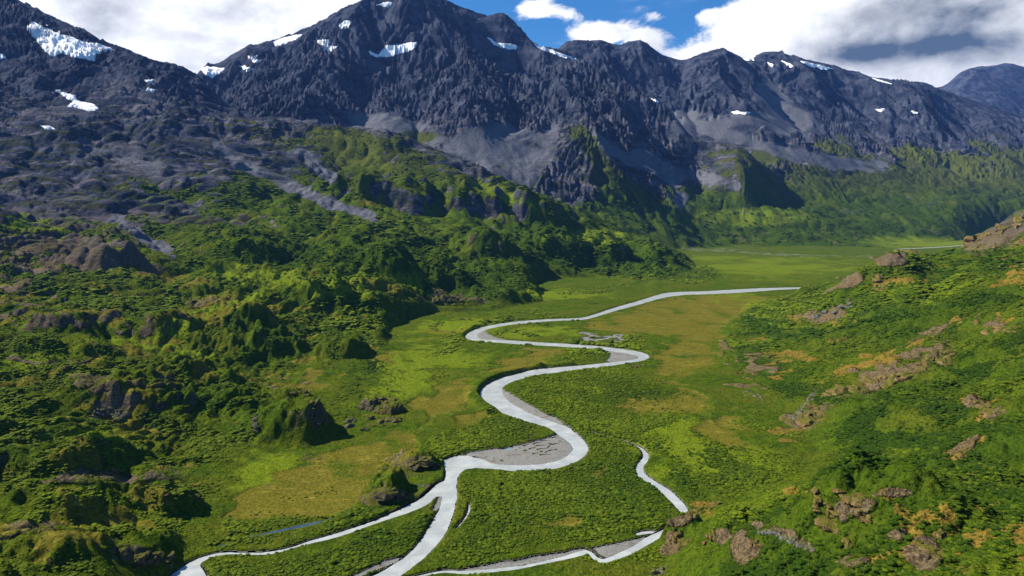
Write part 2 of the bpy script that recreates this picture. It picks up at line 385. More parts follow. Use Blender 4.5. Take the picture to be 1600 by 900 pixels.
sp_w = smooth_line([((u - 800) / FPX * y, y) for u, v, y in spur], 2); d = par(lambda a, b: sdf_poly(a, b, sp_w, False), X, Y)
back = smooth_line([((u + 22 - 800) / FPX * (y + 330), y + 330) for u, v, y in spur], 2); db = par(lambda a, b: sdf_poly(a, b, back, False), X, Y)
H += 70 * np.exp(-(d / 110) ** 1.2) - 190 * np.exp(-(db / 230) ** 2)
em = np.clip(farm * (1 - 0.85 * foot) * sstep(20, 250, Hb) + 0.22 * (1 - farm) * sstep(260, 520, Hb), 0, 1) * hill * (1 - 0.97 * sstep(0.02, 0.5, scree0))
topf = HOR + (HC - H) * FPX / Y; calm = np.where(Y < FARDIV, np.where(Y < FARDIV, topf, 9e9).min(0)[None], np.where((Y >= FARDIV) & (Y < 7000), topf, 9e9).min(0)[None])
calm = 0.25 + 0.75 * sstep(2, 26, topf - calm)                # the crest lines themselves stay clean
em = em * calm
H1 = H
for wl, sd_, st_ in ((520, 61, 38), (240, 62, 23), (110, 63, 5.5), (50, 64, 1.8), (26, 65, 1.0)):
    H = gullies(H, wl, sd_, st_, em, H1)
    if wl in (240, 110): H1 = 0.5 * H1 + 0.5 * H
# small rocky roughness
rough = 0.34 * calm * (1 - 0.8 * scree0) * np.clip(mtn * (0.45 + 0.55 * farm) + 0.3 * hill, 0, 1) * hill
H += rough * (5 * (ridge(95, 71) - .7) * mtn + 3.2 * (ridge(44, 72) - .7) * mtn + 1.8 * (ridge(21, 73) - .7) * fade(21) + 1.4 * perlin(X, Y, 9, 74) * fade(9))

# knolls with a steep lee side (bearing px, row px of the foot, radius m, height m)
knolls = [(460,690,29,28,20), (205,640,44,26,13), (330,600,24,18,7), (110,800,28,20,7), (250,800,20,18,9), (60,740,30,22,6), (575,640,14,14,7), (610,650,12,12,6), (200,880,16,18,6), (60,880,22,20,5),
          (655,735,13,14,7.5), (605,785,12,15,10), (430,560,34,26,18), (540,560,28,24,14), (380,500,40,30,14), (240,520,46,32,13), (90,520,40,34,12), (500,470,44,34,22), (700,455,60,40,26),
          (620,440,60,42,30), (880,405,80,50,34), (960,410,70,60,30), (760,385,80,55,30), (1040,412,50,70,24), (640,330,110,70,44), (740,330,100,80,45), (560,300,110,80,40), (850,345,110,70,36), (400,400,60,45,24), (150,420,60,45,24),
          (1330,790,16,14,8), (1420,800,18,16,7), (1150,830,12,14,6), (1075,835,9,10,7), (1500,830,16,14,6), (1395,425,34,40,14), (1340,440,24,34,12), (1460,560,30,20,6)]
for (u, v, rx, ry, hh) in knolls:
    i, j = first_hit(u, v, H); x0, y0 = X[i, j], Y[i, j]
    # cut-out window
    i0, i1 = np.searchsorted(Y1, [y0 - 2.6 * ry, y0 + 2.6 * ry]); i1 = min(NY, i1 + 1); i0 = max(0, i0 - 1)
    du = 2.8 * rx * FPX / y0 + 4; j0 = int(max(0, j - du / (U1[1] - U1[0]))); j1 = int(min(NU, j + du / (U1[1] - U1[0]) + 1))
    s_ = (slice(i0, i1), slice(j0, j1)); x, y = X[s_], Y[s_]
    wx = (perlin(x, y, rx * 0.9, 81 + int(u)) * .22 + perlin(x, y, rx * 0.35, 82 + int(u)) * .13 + perlin(x, y, rx * 0.15, 84 + int(u)) * .07) * (0.6 if u == 460 else 1)
    dx = (x - x0) / rx; dy = (y - y0 - ry * 0.5) / ry
    dx = np.where(dx > 0, dx * 1.35, dx * 0.75); dy = np.where(dy < 0, dy * 1.25, dy * 0.8)      # steep towards the right and the viewer
    r = np.sqrt(dx * dx + dy * dy) + wx
    H[s_] += hh * (1 - sstep(0.35, 1.15, r)) * (1 + 0.25 * perlin(x, y, rx * .45, 83 + int(v)))
H += hill * (Y < 1000) * sstep(8, 20, H) * (1.6 * (np.abs(perlin(X, Y, 11, 86)) - .28) * fade(11, 1.6) + 0.9 * (np.abs(perlin(X, Y, 5.5, 87)) - .28) * fade(5.5, 1.4))

# ---------------------------------------------------------------- settle the skylines at the heights read from the photo
def settle(sil, ylo, yhi, ext=True, reach=0.62, edge=60):
    global H
    sil = np.array(sil, float); ylo = np.broadcast_to(ylo, U1.shape); yhi = np.broadcast_to(yhi, U1.shape)
    k0, k1 = np.searchsorted(U1, [sil[0, 0], sil[-1, 0]])
    for it in range(3):
        V = HOR + (HC - H) * FPX / Y
        V = np.where((Y > ylo) & (Y < yhi), V, 9e9)
        top = V.min(0); yc = Y1[V.argmin(0)]
        tgt = np.interp(U1, sil[:, 0], sil[:, 1])
        d = np.where(np.isfinite(top) & (top < 1e8), top - tgt, 0)       # > 0: must rise
        ker = np.hanning(int(45 * Q) | 1); ker /= ker.sum(); d = np.convolve(np.pad(d, 40, mode='edge'), ker, 'same')[40:-40]
        if ext: d[:k0] = d[k0]; d[k1:] = d[min(k1, NU - 1)]
        wgt = np.ones(NU); r_ = max(3, NU // edge)
        if not ext:
            wgt = np.clip(np.minimum((np.arange(NU) - k0 + r_) / r_, (k1 + r_ - np.arange(NU)) / r_), 0, 1)
        yc = np.convolve(np.pad(yc, 12, mode='edge'), np.ones(15) / 15, 'same')[12:-12]
        w = sstep(reach * yc, 0.93 * yc, Y) * (Y > ylo * 0.7) * sstep(1.04 * yhi, 0.96 * yhi, Y)
        H = H + (np.clip(d, -45, 45) * wgt).astype(F32) * w * Y / F32(FPX)
settle([(325,105),(345,96),(385,72),(430,62),(470,47),(500,34),(520,21),(545,8),(570,-2),(600,-14),(640,-22),(680,-8),(700,2),(720,10),(745,19),(765,25),(775,18),(790,15),(805,23),(820,37),(840,48),(860,60),(885,65),(900,62),(920,65),(935,60),(950,66),(963,72),(985,64),(1000,61),(1012,70),(1030,82),(1060,95),(1080,90),(1105,80),(1130,75),(1150,85),(1165,92),(1185,84),(1210,79),(1230,84),(1270,95),(1310,104),(1340,113),(1370,122),(1400,124),(1440,128),(1460,135),(1500,150),(1530,160),(1560,168),(1600,182)], 3200, 7000)
settle([(858,72),(895,88),(930,104),(980,130),(1000,143),(1030,162),(1060,187),(1088,222)], np.interp(U1, [858, 1000, 1090], [3850, 3450, 3200]), np.interp(U1, [858, 1000, 1090], [4260, 3790, 3500]), False, 0.86, 16)
settle([(1470,140),(1478,131),(1495,117),(1515,106),(1545,103),(1580,98),(1590,101),(1600,106),(1700,112)], 8200, 11000, False)
settle([(0,-15),(30,0),(60,14),(100,35),(125,42),(150,58),(180,70),(205,79),(230,90),(250,97),(265,97),(285,104),(300,112),(315,122),(330,140),(345,155),(360,165),(400,182),(450,184),(520,196),(560,198),(620,206),(650,220),(690,237),(720,250),(760,266),(800,285),(850,305),(885,318),(920,330),(960,356),(1000,376)], 1300, FARDIV, False)
settle([(1275,448),(1300,443),(1320,436),(1340,424),(1368,404),(1390,395),(1420,394),(1440,398),(1470,397),(1490,394)], 600, 1180, False)
settle([(1492,392),(1505,383),(1530,366),(1560,350),(1600,322),(1700,280)], 1230, 1800, False)

# ---------------------------------------------------------------- river, side channels and ponds
main_L = [(1277,448.2),(1200,449.6),(1150,452),(1100,455),(1052,456),(1030,459.5),(1000,469.5),(960,480.5),(925,492.5),(906,497),(865,498),(815,501),(780,505.5),(752,511),(735,517.5),(727,524),(727,530),(740,533.5),(780,535.2),(815,538),(865,540.8),(902,543),(927,545),(952,547.8),(977,551),(999,556),(996,561),(965,564.8),(950,566),(915,570),(865,574),(832,577),(802,585),(780,590.5),(762,599),(750,610),(750,620),(765,634),(785,645),(815,656),(839,664.5),(860,670),(880,683),(894,695),(896,702),(883,714),(860,723),(813,727),(770,725),(757,718),(724,709),(695,716.5),(692,724),(697,734),(696,747),(690,757),(691,773),(689,790),(677.6,810.5),(663,836.5),(640,865),(600,890),(570,905),(500,960),(430,1100)]
main_R = [(1277,451),(1230,452.5),(1180,455.5),(1130,458.5),(1090,460),(1062,461),(1036,464.5),(1000,475),(960,486),(925,496.5),(907,500),(865,501),(815,505),(780,510),(757,515.5),(746,521),(744,526),(752,530.5),(790,531.2),(840,534.5),(890,537),(940,541),(965,544),(1000,549),(1015,555.5),(1012,560.5),(990,566),(952,571.5),(915,577),(877,581.5),(840,587),(815,592),(797,597),(786,603),(783,611),(788,621),(800,631),(818,641),(843,652),(867,660),(885.6,666),(906,680.5),(919,695),(918,706.5),(906,718),(885.6,727),(857,734),(825,737),(784.5,734.5),(747,731.5),(724,734.5),(716.6,740.5),(712,755.6),(715,770),(709,799),(695,836.5),(669,865),(640,888.5),(600,915),(540,970),(480,1100)]
main_poly = np.vstack([smooth_line(poly_world(main_L), 1), smooth_line(poly_world(main_R), 1)[::-1]])
side_U = [(700,748),(683,755.6),(672,766),(654,780.5),(614,800.6),(570.6,818),(527.5,832),(484,844),(450,856),(418,862),(384,862.5),(349,861.5),(326,866),(303,874),(277,890),(250,910),(180,1000)]
side_D = [(692,774),(680,775),(671,786),(642.5,800),(599,815),(556,829.5),(513,842.5),(470,852),(447,859),(427,865),(398,866.5),(361,864.5),(332,869),(312,879),(316,890),(330,910),(300,1000)]
side_poly = np.vstack([smooth_line(poly_world(side_U), 1), smooth_line(poly_world(side_D), 1)[::-1]])
def ribbon(spec, n=2):
    """px centre line with px widths -> world polygon"""
    c = smooth_line([(a, b) for a, b, w in spec], n); w = smooth_line([(i, s[2]) for i, s in enumerate(spec)], n)[:, 1]
    g = poly_world(c); t = np.gradient(g, axis=0); t /= np.linalg.norm(t, axis=1)[:, None] + 1e-9
    nn = np.stack([-t[:, 1], t[:, 0]], 1); hw = (w * g[:, 1] / FPX * 0.5)[:, None]
    return np.vstack([g + nn * hw, (g - nn * hw)[::-1]])
creek = ribbon([(915,675,2.2),(935,679,2.6),(958,685,2.8),(981,692,3.4),(1001,699,5),(1010,708,7),(1008,719,10),(997,729,9),(1004,744,14),(1024,756,15),(1042,768,16),(1056,782,17),(1069,797,15),(1074,806,12),(1068,817,9),(1056,822,9),(1035,832,16),(1013,843,15),(990,858,14),(965,868,12),(944,877,13),(930,872,9),(921,860,6),(905,864,14),(871,874,9),(813,886,8),(740,893,11),(715,893,9),(692,891.5,3.5),(663,897,4),(620,908,6)])
creek2 = ribbon([(1022,830,7),(1008,831,8),(994,834,5)])
trickle = ribbon([(733,787,1.2),(733,800,2.2),(725,812,2),(712,826,1.6)], 1)
pond1 = ribbon([(362,838,4),(389,838,6),(418,832,8),(470,821,12),(505,813,7),(521,808.5,2)], 2)
pond2 = ribbon([(337,853,2.5),(348,850.5,5),(360,847.5,3)], 1)
farriver = ribbon([(1395,389.4,5),(1420,388.3,9),(1450,387,8),(1490,384.5,8),(1540,380,6),(1620,376,5)], 1)
brook = ribbon([(1110,392,1.8),(1180,395.5,2.6),(1250,398,2.6),(1330,401,2.4),(1360,402.5,2)], 1)
barpool = ribbon([(786,702,2),(793,701,5),(801,700.6,3)], 1)
bank_bars = {   # bare gravel, written as rows of the photo
 'bend1': [(757,515),(745,521),(742,526),(750,532),(800,532.5),(775,527.5),(761,521.5)],
 'bend2': [(940,545),(977,550),(999,555.5),(1001,560),(990,563.5),(965,565.5),(944,566),(953,557),(952,552)],
 'bend3': [(893,688),(897,702),(884,715),(860,725),(813,729),(755,729),(716,730),(702,727),(735,722),(752,717),(722,709),(735,707),(790,700),(840,690),(868,680),(875,676)],
 'bend3up': [(783,606),(781,612),(788,625),(806,638),(830,650),(868,662),(905,678),(880,660),(845,642),(820,628),(800,616)],
 'confl': [(690,770),(683,776),(678,790),(672,800),(684,798),(692,785)],
 'low': [(715,888),(770,880),(813,874),(871,864),(909,855),(922,858),(905,866),(871,874),(813,884),(730,893)],
 'fork': [(922,856),(960,850),(1003,838),(1020,836),(1000,850),(965,870),(945,874)],
 'far': [(1120,455),(1100,457),(1060,456),(1040,459),(1052,462),(1090,460.5),(1150,458)],
 'leftedge': [(680,780),(640,800),(600,815),(575,820),(610,805),(645,790)],
 'lowedge': [(640,866),(600,888),(560,902),(500,940),(470,940),(560,895),(610,872)],
}
fr = int(np.searchsorted(Y1, 3600)); sF = slice(0, fr)
Xf, Yf = X[sF], Y[sF]
jig = par(lambda a, b: _perlin(a / 9, b / 9, 5) * 0.9 + _perlin(a / 3.1, b / 3.1, 6) * 0.45, Xf, Yf) * np.clip(Yf / 500, .6, 2)
def polydist(poly): 
    y0, y1 = poly[:, 1].min() - 60, poly[:, 1].max() + 60
    a, b = np.searchsorted(Y1, [y0, y1]); b = min(b, fr)
    out = np.full(Xf.shape, 99.0, F32); out[a:b] = par(lambda x, y: sdf_poly(x, y, poly), Xf[a:b], Yf[a:b]); return out
WATER = {'main': main_poly, 'side': side_poly, 'creek': creek, 'creek2': creek2, 'trickle': trickle}
sW = None
for p_ in WATER.values():
    d = polydist(p_); sW = d if sW is None else np.minimum(sW, d)
sPond = np.minimum(np.minimum(polydist(pond1), polydist(pond2)), polydist(barpool))
sFar = np.minimum(polydist(farriver), polydist(brook))
sWj = sW + jig * 0.55
sBar = None
for p_ in bank_bars.values():
    d = polydist(smooth_line(poly_world(p_ + p_[:1]), 1)); sBar = d if sBar is None else np.minimum(sBar, d)
sBar = sBar + jig * 1.1
ZW = -0.35
fl = 1 - hill[sF]
floorz = 0.42 + 0.3 * perlin(Xf, Yf, 45, 7) + 0.3 * np.abs(perlin(Xf, Yf, 120, 8))
for cb, wd in (([(790,500),(752,506),(733,513),(724,522),(723,531)], 9), ([(835,574),(800,583),(775,590),(757,599),(744,609),(742,620),(752,633),(764,642)], 8), ([(890,570),(850,575)], 6)):
    d = par(lambda a, b: sdf_poly(a, b, poly_world(cb), False), Xf[:], Yf[:]); floorz += 2.6 * sstep(wd * 1.5, wd * 0.4, d)
# old river terraces: small scarps
terr = perlin(WX[sF], WY[sF] * 1.3, 160, 9)
floorz += 0.55 * sstep(-0.02, 0.02, terr) + 0.4 * sstep(0.23, 0.26, terr)
Hf = H[sF] + floorz * (1 - 0.5 * hill[sF])
bar = sstep(1.5, -2.0, sBar)
barz = ZW + 0.28 + 0.35 * sstep(0, 14, sWj) + 0.12 * perlin(Xf, Yf, 14, 10)
Hf = Hf * (1 - bar) + barz * bar
def carve(Hm, s, depth, bank, zw=ZW):
    t = sstep(bank, -0.3, s); Hm = Hm * (1 - t) + np.minimum(Hm, zw + 0.02) * t
    return Hm - depth * sstep(0.2, -1.6, s)
bw = np.clip(Yf * 0.005, 1.8, 7)
bank = np.where(bar > 0.3, 5.0, bw)
t = sstep(1, 0, np.clip(sWj / bank, 0, 1)); Hf = Hf * (1 - t) + np.minimum(Hf, ZW + 0.05) * t
Hf = Hf - 1.2 * sstep(0.15, -1.5, sWj)
Hf = np.where(sPond < 9, np.maximum(Hf * 0.3 + 0.35, ZW + 0.5), Hf) if False else Hf
for s_, k_ in ((sPond + jig * .4, 3.0), (sFar, 6.0)):
    t = sstep(1, 0, np.clip(s_ / k_, 0, 1)); Hf = Hf * (1 - t) + np.minimum(Hf, ZW + 0.05) * t; Hf = Hf - 1.2 * sstep(0.1, -1.5 * (k_ / 1.5), s_)
H[sF] = Hf
H[fr:] += 0.75

# ---------------------------------------------------------------- ground cover masks
VV = HOR + (HC - H) * F32(FPX) / Y                      # row of the photo that each point falls on
hx, hy = grad(H); SL = np.sqrt(hx * hx + hy * hy)
UW = U + (n2 * 30 + n3 * 16 + n4 * 6) * np.clip(700 / Y, .25, 1.2); VWp = VV + (n2b * 13 + n3b * 9 + n4 * 4) * np.clip(700 / Y, .25, 1.2)
line = np.interp(U1, [-250, 0, 150, 300, 430, 560, 700, 850, 1000, 1200, 1400, 1600, 1850], [110, 125, 160, 215, 330, 440, 400, 340, 290, 510, 620, 700, 700]).astype(F32)
veg = sstep(-0.45, 0.45, (line - H) / 260 + nn * 1.35 + 0.25 * n3 - sstep(0.75, 1.25, SL) * 0.55)
veg = np.where(H < 40, np.maximum(veg, 0.9 - 0.9 * sstep(1.25, 2.1, SL + 0.6 * n3)), veg)
scree = scree_mask()
bare = np.clip(sstep(930, 1080, U) * (Y > FARDIV) + leftk * sstep(180, 300, Hb) * (Y < FARDIV), 0, 1) * hill
veg = veg - 0.45 * bare * sstep(0.12, 0.42, 0.55 * n2 + 0.5 * n3 - 0.25 * n1 + 0.3 * n4)
veg *= 1 - scree
veg = lift(veg, 0.95 * area([(880,205),(910,190),(930,215),(960,260),(1000,290),(1070,330),(1080,375),(1030,385),(960,330),(930,300),(925,250)], 14, FARY),
   0.8 * spot(640,215,50,10,0,FARY), 0.9*area([(480,195),(560,200),(600,230),(590,290),(540,270),(500,225)], 10, 900, 2600))
veg *= 1 - 0.85 * area([(830,250),(900,222),(925,260),(930,310),(900,330),(850,305)], 8, FARY) 
# bare rock seen on the near slopes
rocky = np.zeros_like(H)
rk_sp = [(1395,590,110,16,-26),(1265,645,32,14,-30),(1330,440,30,9,-20),(1395,398,34,9,0),(1180,570,30,14,20),(1150,610,32,10,10),(1560,365,60,26,-28),(1290,495,30,10,0),(1130,545,14,20,0),(1450,520,40,8,-15),(1560,505,40,8,0),(1500,690,22,10,-40),(1540,640,20,22,0),
   (1320,780,40,22,-20),(1290,790,18,24,0),(1460,860,30,26,30),(1085,810,24,12,-20),(1070,850,16,20,0),(1400,830,20,10,0),(1380,760,40,8,0),(1150,860,20,24,0),(1225,845,50,9,24),(1330,870,30,12,0)]
for a in rk_sp: rocky = lift(rocky, 0.95 * spot(a[0], a[1], a[2], a[3], a[4], 0, 2000))
for a in [(170,645,26,14,0),(470,640,40,40,0),(480,600,40,14,0),(200,600,80,16,0),(590,640,40,26,0),(660,735,40,26,0),(605,770,40,28,0),(250,745,80,16,-8),(130,750,60,12,0),(60,830,70,14,0),(200,870,60,22,0),(60,560,60,8,0),(330,470,40,7,0),(700,465,70,12,0),(480,715,26,12,0),(240,325,110,20,10),(100,310,120,40,10),(60,380,80,12,0)]:
    rocky = lift(rocky, 0.6 * spot(*a, 0, 2000))
veg *= 1 - rocky * np.clip(0.35 + 0.9 * (nn + 0.35) + 0.5 * sstep(0.4, 1.0, SL), 0, 1)
brown = np.zeros_like(H)
for l in (area([(352,800),(365,762),(420,735),(470,715),(540,690),(640,668),(672,680),(672,705),(620,730),(590,760),(560,785),(460,795)], 7, 0, 700),
          area([(925,497),(1040,464),(1180,462),(1240,460),(1170,478),(1100,520),(1000,528),(910,512)], 7, 500, 1700), area([(752,575),(800,556),(880,552),(905,560),(800,578)], 6), area([(640,640),(700,590),(740,600),(728,625),(690,650),(655,668)], 6, 0, 900), area([(700,660),(760,635),(768,650),(720,675)], 4, 0, 900),
          area([(980,620),(1060,600),(1110,640),(1080,650),(990,640)], 8, 0, 900), spot(1140,685,55,20,30,0,900), spot(1160,660,45,12,20,0,900), spot(920,738,42,9,-5,0,500), spot(885,805,36,10,0,0,500), spot(850,810,25,6,20,0,500),
          spot(1070,560,36,30,0,0,1100), spot(1080,520,50,22,0,0,1200), spot(980,640,30,12,0,0,800), 0.8*spot(440,480,70,8,0,300,1500), 0.8*spot(230,535,60,8,0,300,1500), .8*spot(300,480,80,10,-20,300,1500), .7*spot(220,680,60,7,0,0,900), .8*spot(260,735,60,7,0,0,900), .8*spot(120,850,90,8,0,0,600), 0.6*spot(600,315,50,10,0,900,2500),0.6*spot(700,520,40,8,0)):
    brown = lift(brown, l)
brown *= np.clip(0.8 + 0.55 * nn + 0.5 * n3, 0, 1)
brown = np.maximum(brown, 0.75 * hill * leftk * (Y < 1000) * sstep(0.12, 0.42, n2b * 0.7 + n3b * 0.6 + 0.3 * n4))
ochre = np.zeros_like(H)
for a in [(1395,560,100,10,-26),(1560,505,60,12,-10),(1460,515,50,8,-20),(1540,640,40,26,-30),(1500,700,30,14,-40),(1260,660,34,12,-30),(1320,765,70,16,0),(1550,850,130,60,20),(1440,840,40,20,20),(1480,780,90,14,20),(1330,850,60,30,0),(1400,440,60,8,-10),(1290,500,60,8,0),(1590,430,30,30,0),(1110,800,40,14,0),(1240,560,50,8,0),(1200,590,40,8,0),(1220,720,40,5,-10),(1390,790,40,14,0),(1180,520,30,6,0)]:
    ochre = lift(ochre, spot(*a, 0, 2000))
ochre = lift(ochre, 0.85 * area([(1450,800),(1540,775),(1640,780),(1640,930),(1370,930),(1420,850)], 14, 0, 400))
ochre *= sstep(-0.25, 0.3, nn + 0.5 * n4)
bright = np.clip(nn * 1.2 - 0.05, 0, 0.55) * sstep(1200, 300, Y)
for l in (spot(60,350,60,16,15,300,2000), spot(150,380,80,8,10), spot(420,430,130,12,4,500,1800), spot(330,490,120,14,-22,300,1800), spot(230,520,120,10,-10,300,1400), spot(60,560,70,16,-10,200,900), spot(250,545,110,7,4,200,900), spot(640,580,60,40,-20,0,1000), spot(720,510,80,14,-8), (0.35 + 0.5 * sstep(-0.2, 0.3, nn)) * area([(1080,395),(1380,405),(1290,445),(1080,430)], 8, 1200, 3000), spot(880,460,80,10,0), spot(850,520,60,9,0,500,1200), spot(560,240,50,22,30,900,2600), spot(520,210,40,10,30,900,2600), spot(400,730,50,26,-25,0,700), spot(600,590,26,40,0,0,900), spot(1130,720,120,40,10,0,700), spot(1050,690,60,60,0,0,700), spot(560,440,100,20,0), spot(700,560,60,20,0), spot(870,610,60,14,0,0,900), spot(1440,378,90,9,0,2000,4000), spot(780,300,60,10,20,900,2500), spot(930,370,60,12,0,900,2300), spot(1180,340,90,14,0,FARY), spot(1480,250,90,22,15,FARY), spot(150,680,100,7,0), spot(1150,470,60,12,0,600,1500)):
    bright = lift(bright, l)
# bare slopes of the brightest turf carry little brush
gravel = np.zeros_like(H)
gravel[sF] = np.maximum(sstep(0.6, -0.6, sBar), np.maximum(sstep(1.2, 0.1, sWj), sstep(3, 0, sFar)))
flv = area([(1075,386),(1130,387),(1250,396),(1400,400),(1400,404),(1250,402),(1120,394),(1078,392)], 2.0, 1800, 3200)
gravel = lift(gravel, 0.5 * flv * sstep(-0.25, 0.25, n3 + 0.5 * n2), stroke([(898,526),(935,527),(985,531)], 2.2, 600, 1000))
veg = np.where(gravel > 0.5, 0, veg)

# brush density
dense = np.zeros_like(H)
for l in (area([(722,742),(830,742),(900,728),(930,688),(985,705),(998,742),(1040,790),(1050,815),(1000,828),(940,848),(860,858),(720,876),(650,905),(690,850),(714,790)], 4, 0, 500),
          area([(640,812),(685,792),(660,836),(620,868),(570,900),(480,960),(330,960),(312,882),(350,870),(450,864),(560,834)], 4, 0, 500),
          area([(792,606),(850,590),(990,572),(1010,590),(1060,620),(1080,660),(1000,690),(930,676),(880,656),(820,634)], 6, 0, 800),
          area([(690,712),(678,700),(740,655),(800,652),(833,668),(822,682),(780,700),(722,708)], 4, 0, 600),
          area([(895,560),(905,548),(940,548),(954,556),(944,564),(900,568)], 3), area([(980,546),(900,538),(900,528),(1010,535),(1030,552),(1015,560)], 3),
          area([(660,760),(640,780),(570,810),(480,835),(420,850),(350,858),(372,842),(470,826),(560,800),(600,790)], 4, 0, 500), area([(360,800),(480,790),(600,785),(560,800),(480,808),(400,830),(358,832)], 4, 0, 500),
          area([(730,520),(745,508),(830,498),(840,490),(760,500),(730,508)], 3), area([(690,555),(730,530),(720,525),(660,560)], 4), 0.8 * area([(860,455),(900,450),(1000,448),(950,458),(880,464)], 4),
          0.8 * area([(1000,690),(1030,690),(1040,730),(1090,780),(1068,790),(1030,740),(1012,710)], 6, 0, 600), 0.6 * spot(1180,740,110,40,10,0,600), 0.7*spot(1090,430,30,14,0,1300,2000)):
    dense = lift(dense, l)
hd = hill * sstep(-0.22, 0.28, nn + 0.6 * n3 + 0.25 * n4 - 0.25 * bright) * (1 - 0.6 * sstep(0.3, 0.8, bright))
hd = np.where((U > 1000) & (Y < 2000), hill * sstep(-0.75, -0.1, nn * 0.8 + n3 * 0.8 + n4 * 0.5), hd)
hd = np.maximum(hd, 0.30 * hill * (Y < 1400))
hd = lift(hd, 0.9 * hill * area([(380,395),(480,380),(640,380),(760,410),(850,450),(700,480),(640,480),(480,440)], 14, 500, 1900), 0.95 * hill * area([(830,370),(940,360),(1085,405),(1085,428),(1000,432),(900,400)], 8, 900, 2300), 0.9*hill*area([(1080,300),(1300,320),(1380,370),(1300,388),(1090,382)], 10, FARY))
dens = np.maximum(dense * (1 - hill), hd) + (1 - hill) * 0.75 * sstep(0.28, 0.5, 0.7 * n3 + 0.5 * n2 + 0.3 * n4) * sstep(1300, 800, Y)
woods_shade = lift(np.zeros_like(H), hill * area([(380,395),(480,380),(640,380),(760,410),(850,450),(700,480),(640,480),(480,440)], 14, 500, 1900), hill * area([(700,300),(830,330),(940,350),(1085,400),(1085,428),(1000,432),(880,430),(740,400)], 12, 900, 2300), 0.8 * hill * sstep(2300, 2600, Y), 0.8 * spot(1520,670,90,70,30,0,700), 0.65 * spot(1480,840,190,80,0,0,330), 0.8 * hill * spot(200,620,120,30,0,0,900), 0.6 * hill * spot(470,520,120,40,20,0,1200), 0.95 * hill * (U > 1000) * (Y < 1500) * sstep(0.22, -0.18, 0.8 * n2 + 0.4 * n3 + 0.3 * n1))  # dark woods, plus shade painted as darker green on the right hill
dens *= (1 - 0.92 * brown) * (1 - 0.85 * ochre) * (1 - np.where(U > 1000, 0.9, 0.55) * rocky) * (1 - scree) * np.where(gravel > .25, 0, 1) * sstep(0.45, 0.8, veg) * sstep(3.2, 2.1, SL)
dens = np.where(H < ZW + 0.4, 0, dens)
dens *= 0.55 + 0.45 * sstep(-0.35, 0.1, n3 + 0.6 * n4 + 0.4 * n2)
dens[sF] *= sstep(0.6, 1.8, np.minimum(sW, sPond))

alder_shade = np.clip(np.maximum(dens * 0.8, woods_shade * (0.75 + nn)), 0, 1)  # brush cover together with the painted shade, both drawn as darker green

# ---------------------------------------------------------------- materials
def mat(name):
    m = bpy.data.materials.new(name); m.use_nodes = True; k = NT(m.node_tree); k.n.clear()
    out = k.node('ShaderNodeOutputMaterial'); b = k.node('ShaderNodeBsdfPrincipled'); k.l.new(b.outputs[0], out.inputs[0])
    b.inputs['Roughness'].default_value = 0.9; b.inputs['Specular IOR Level'].default_value = 0.0
    return m, k, b
def bump(k, h, dist, strength=1.0, normal=None):
    n_ = k.node('ShaderNodeBump'); k.put(n_.inputs['Height'], h); n_.inputs['Distance'].default_value = dist; n_.inputs['Strength'].default_value = strength
    if normal is not None: k.put(n_.inputs['Normal'], normal)
    return n_.outputs[0]

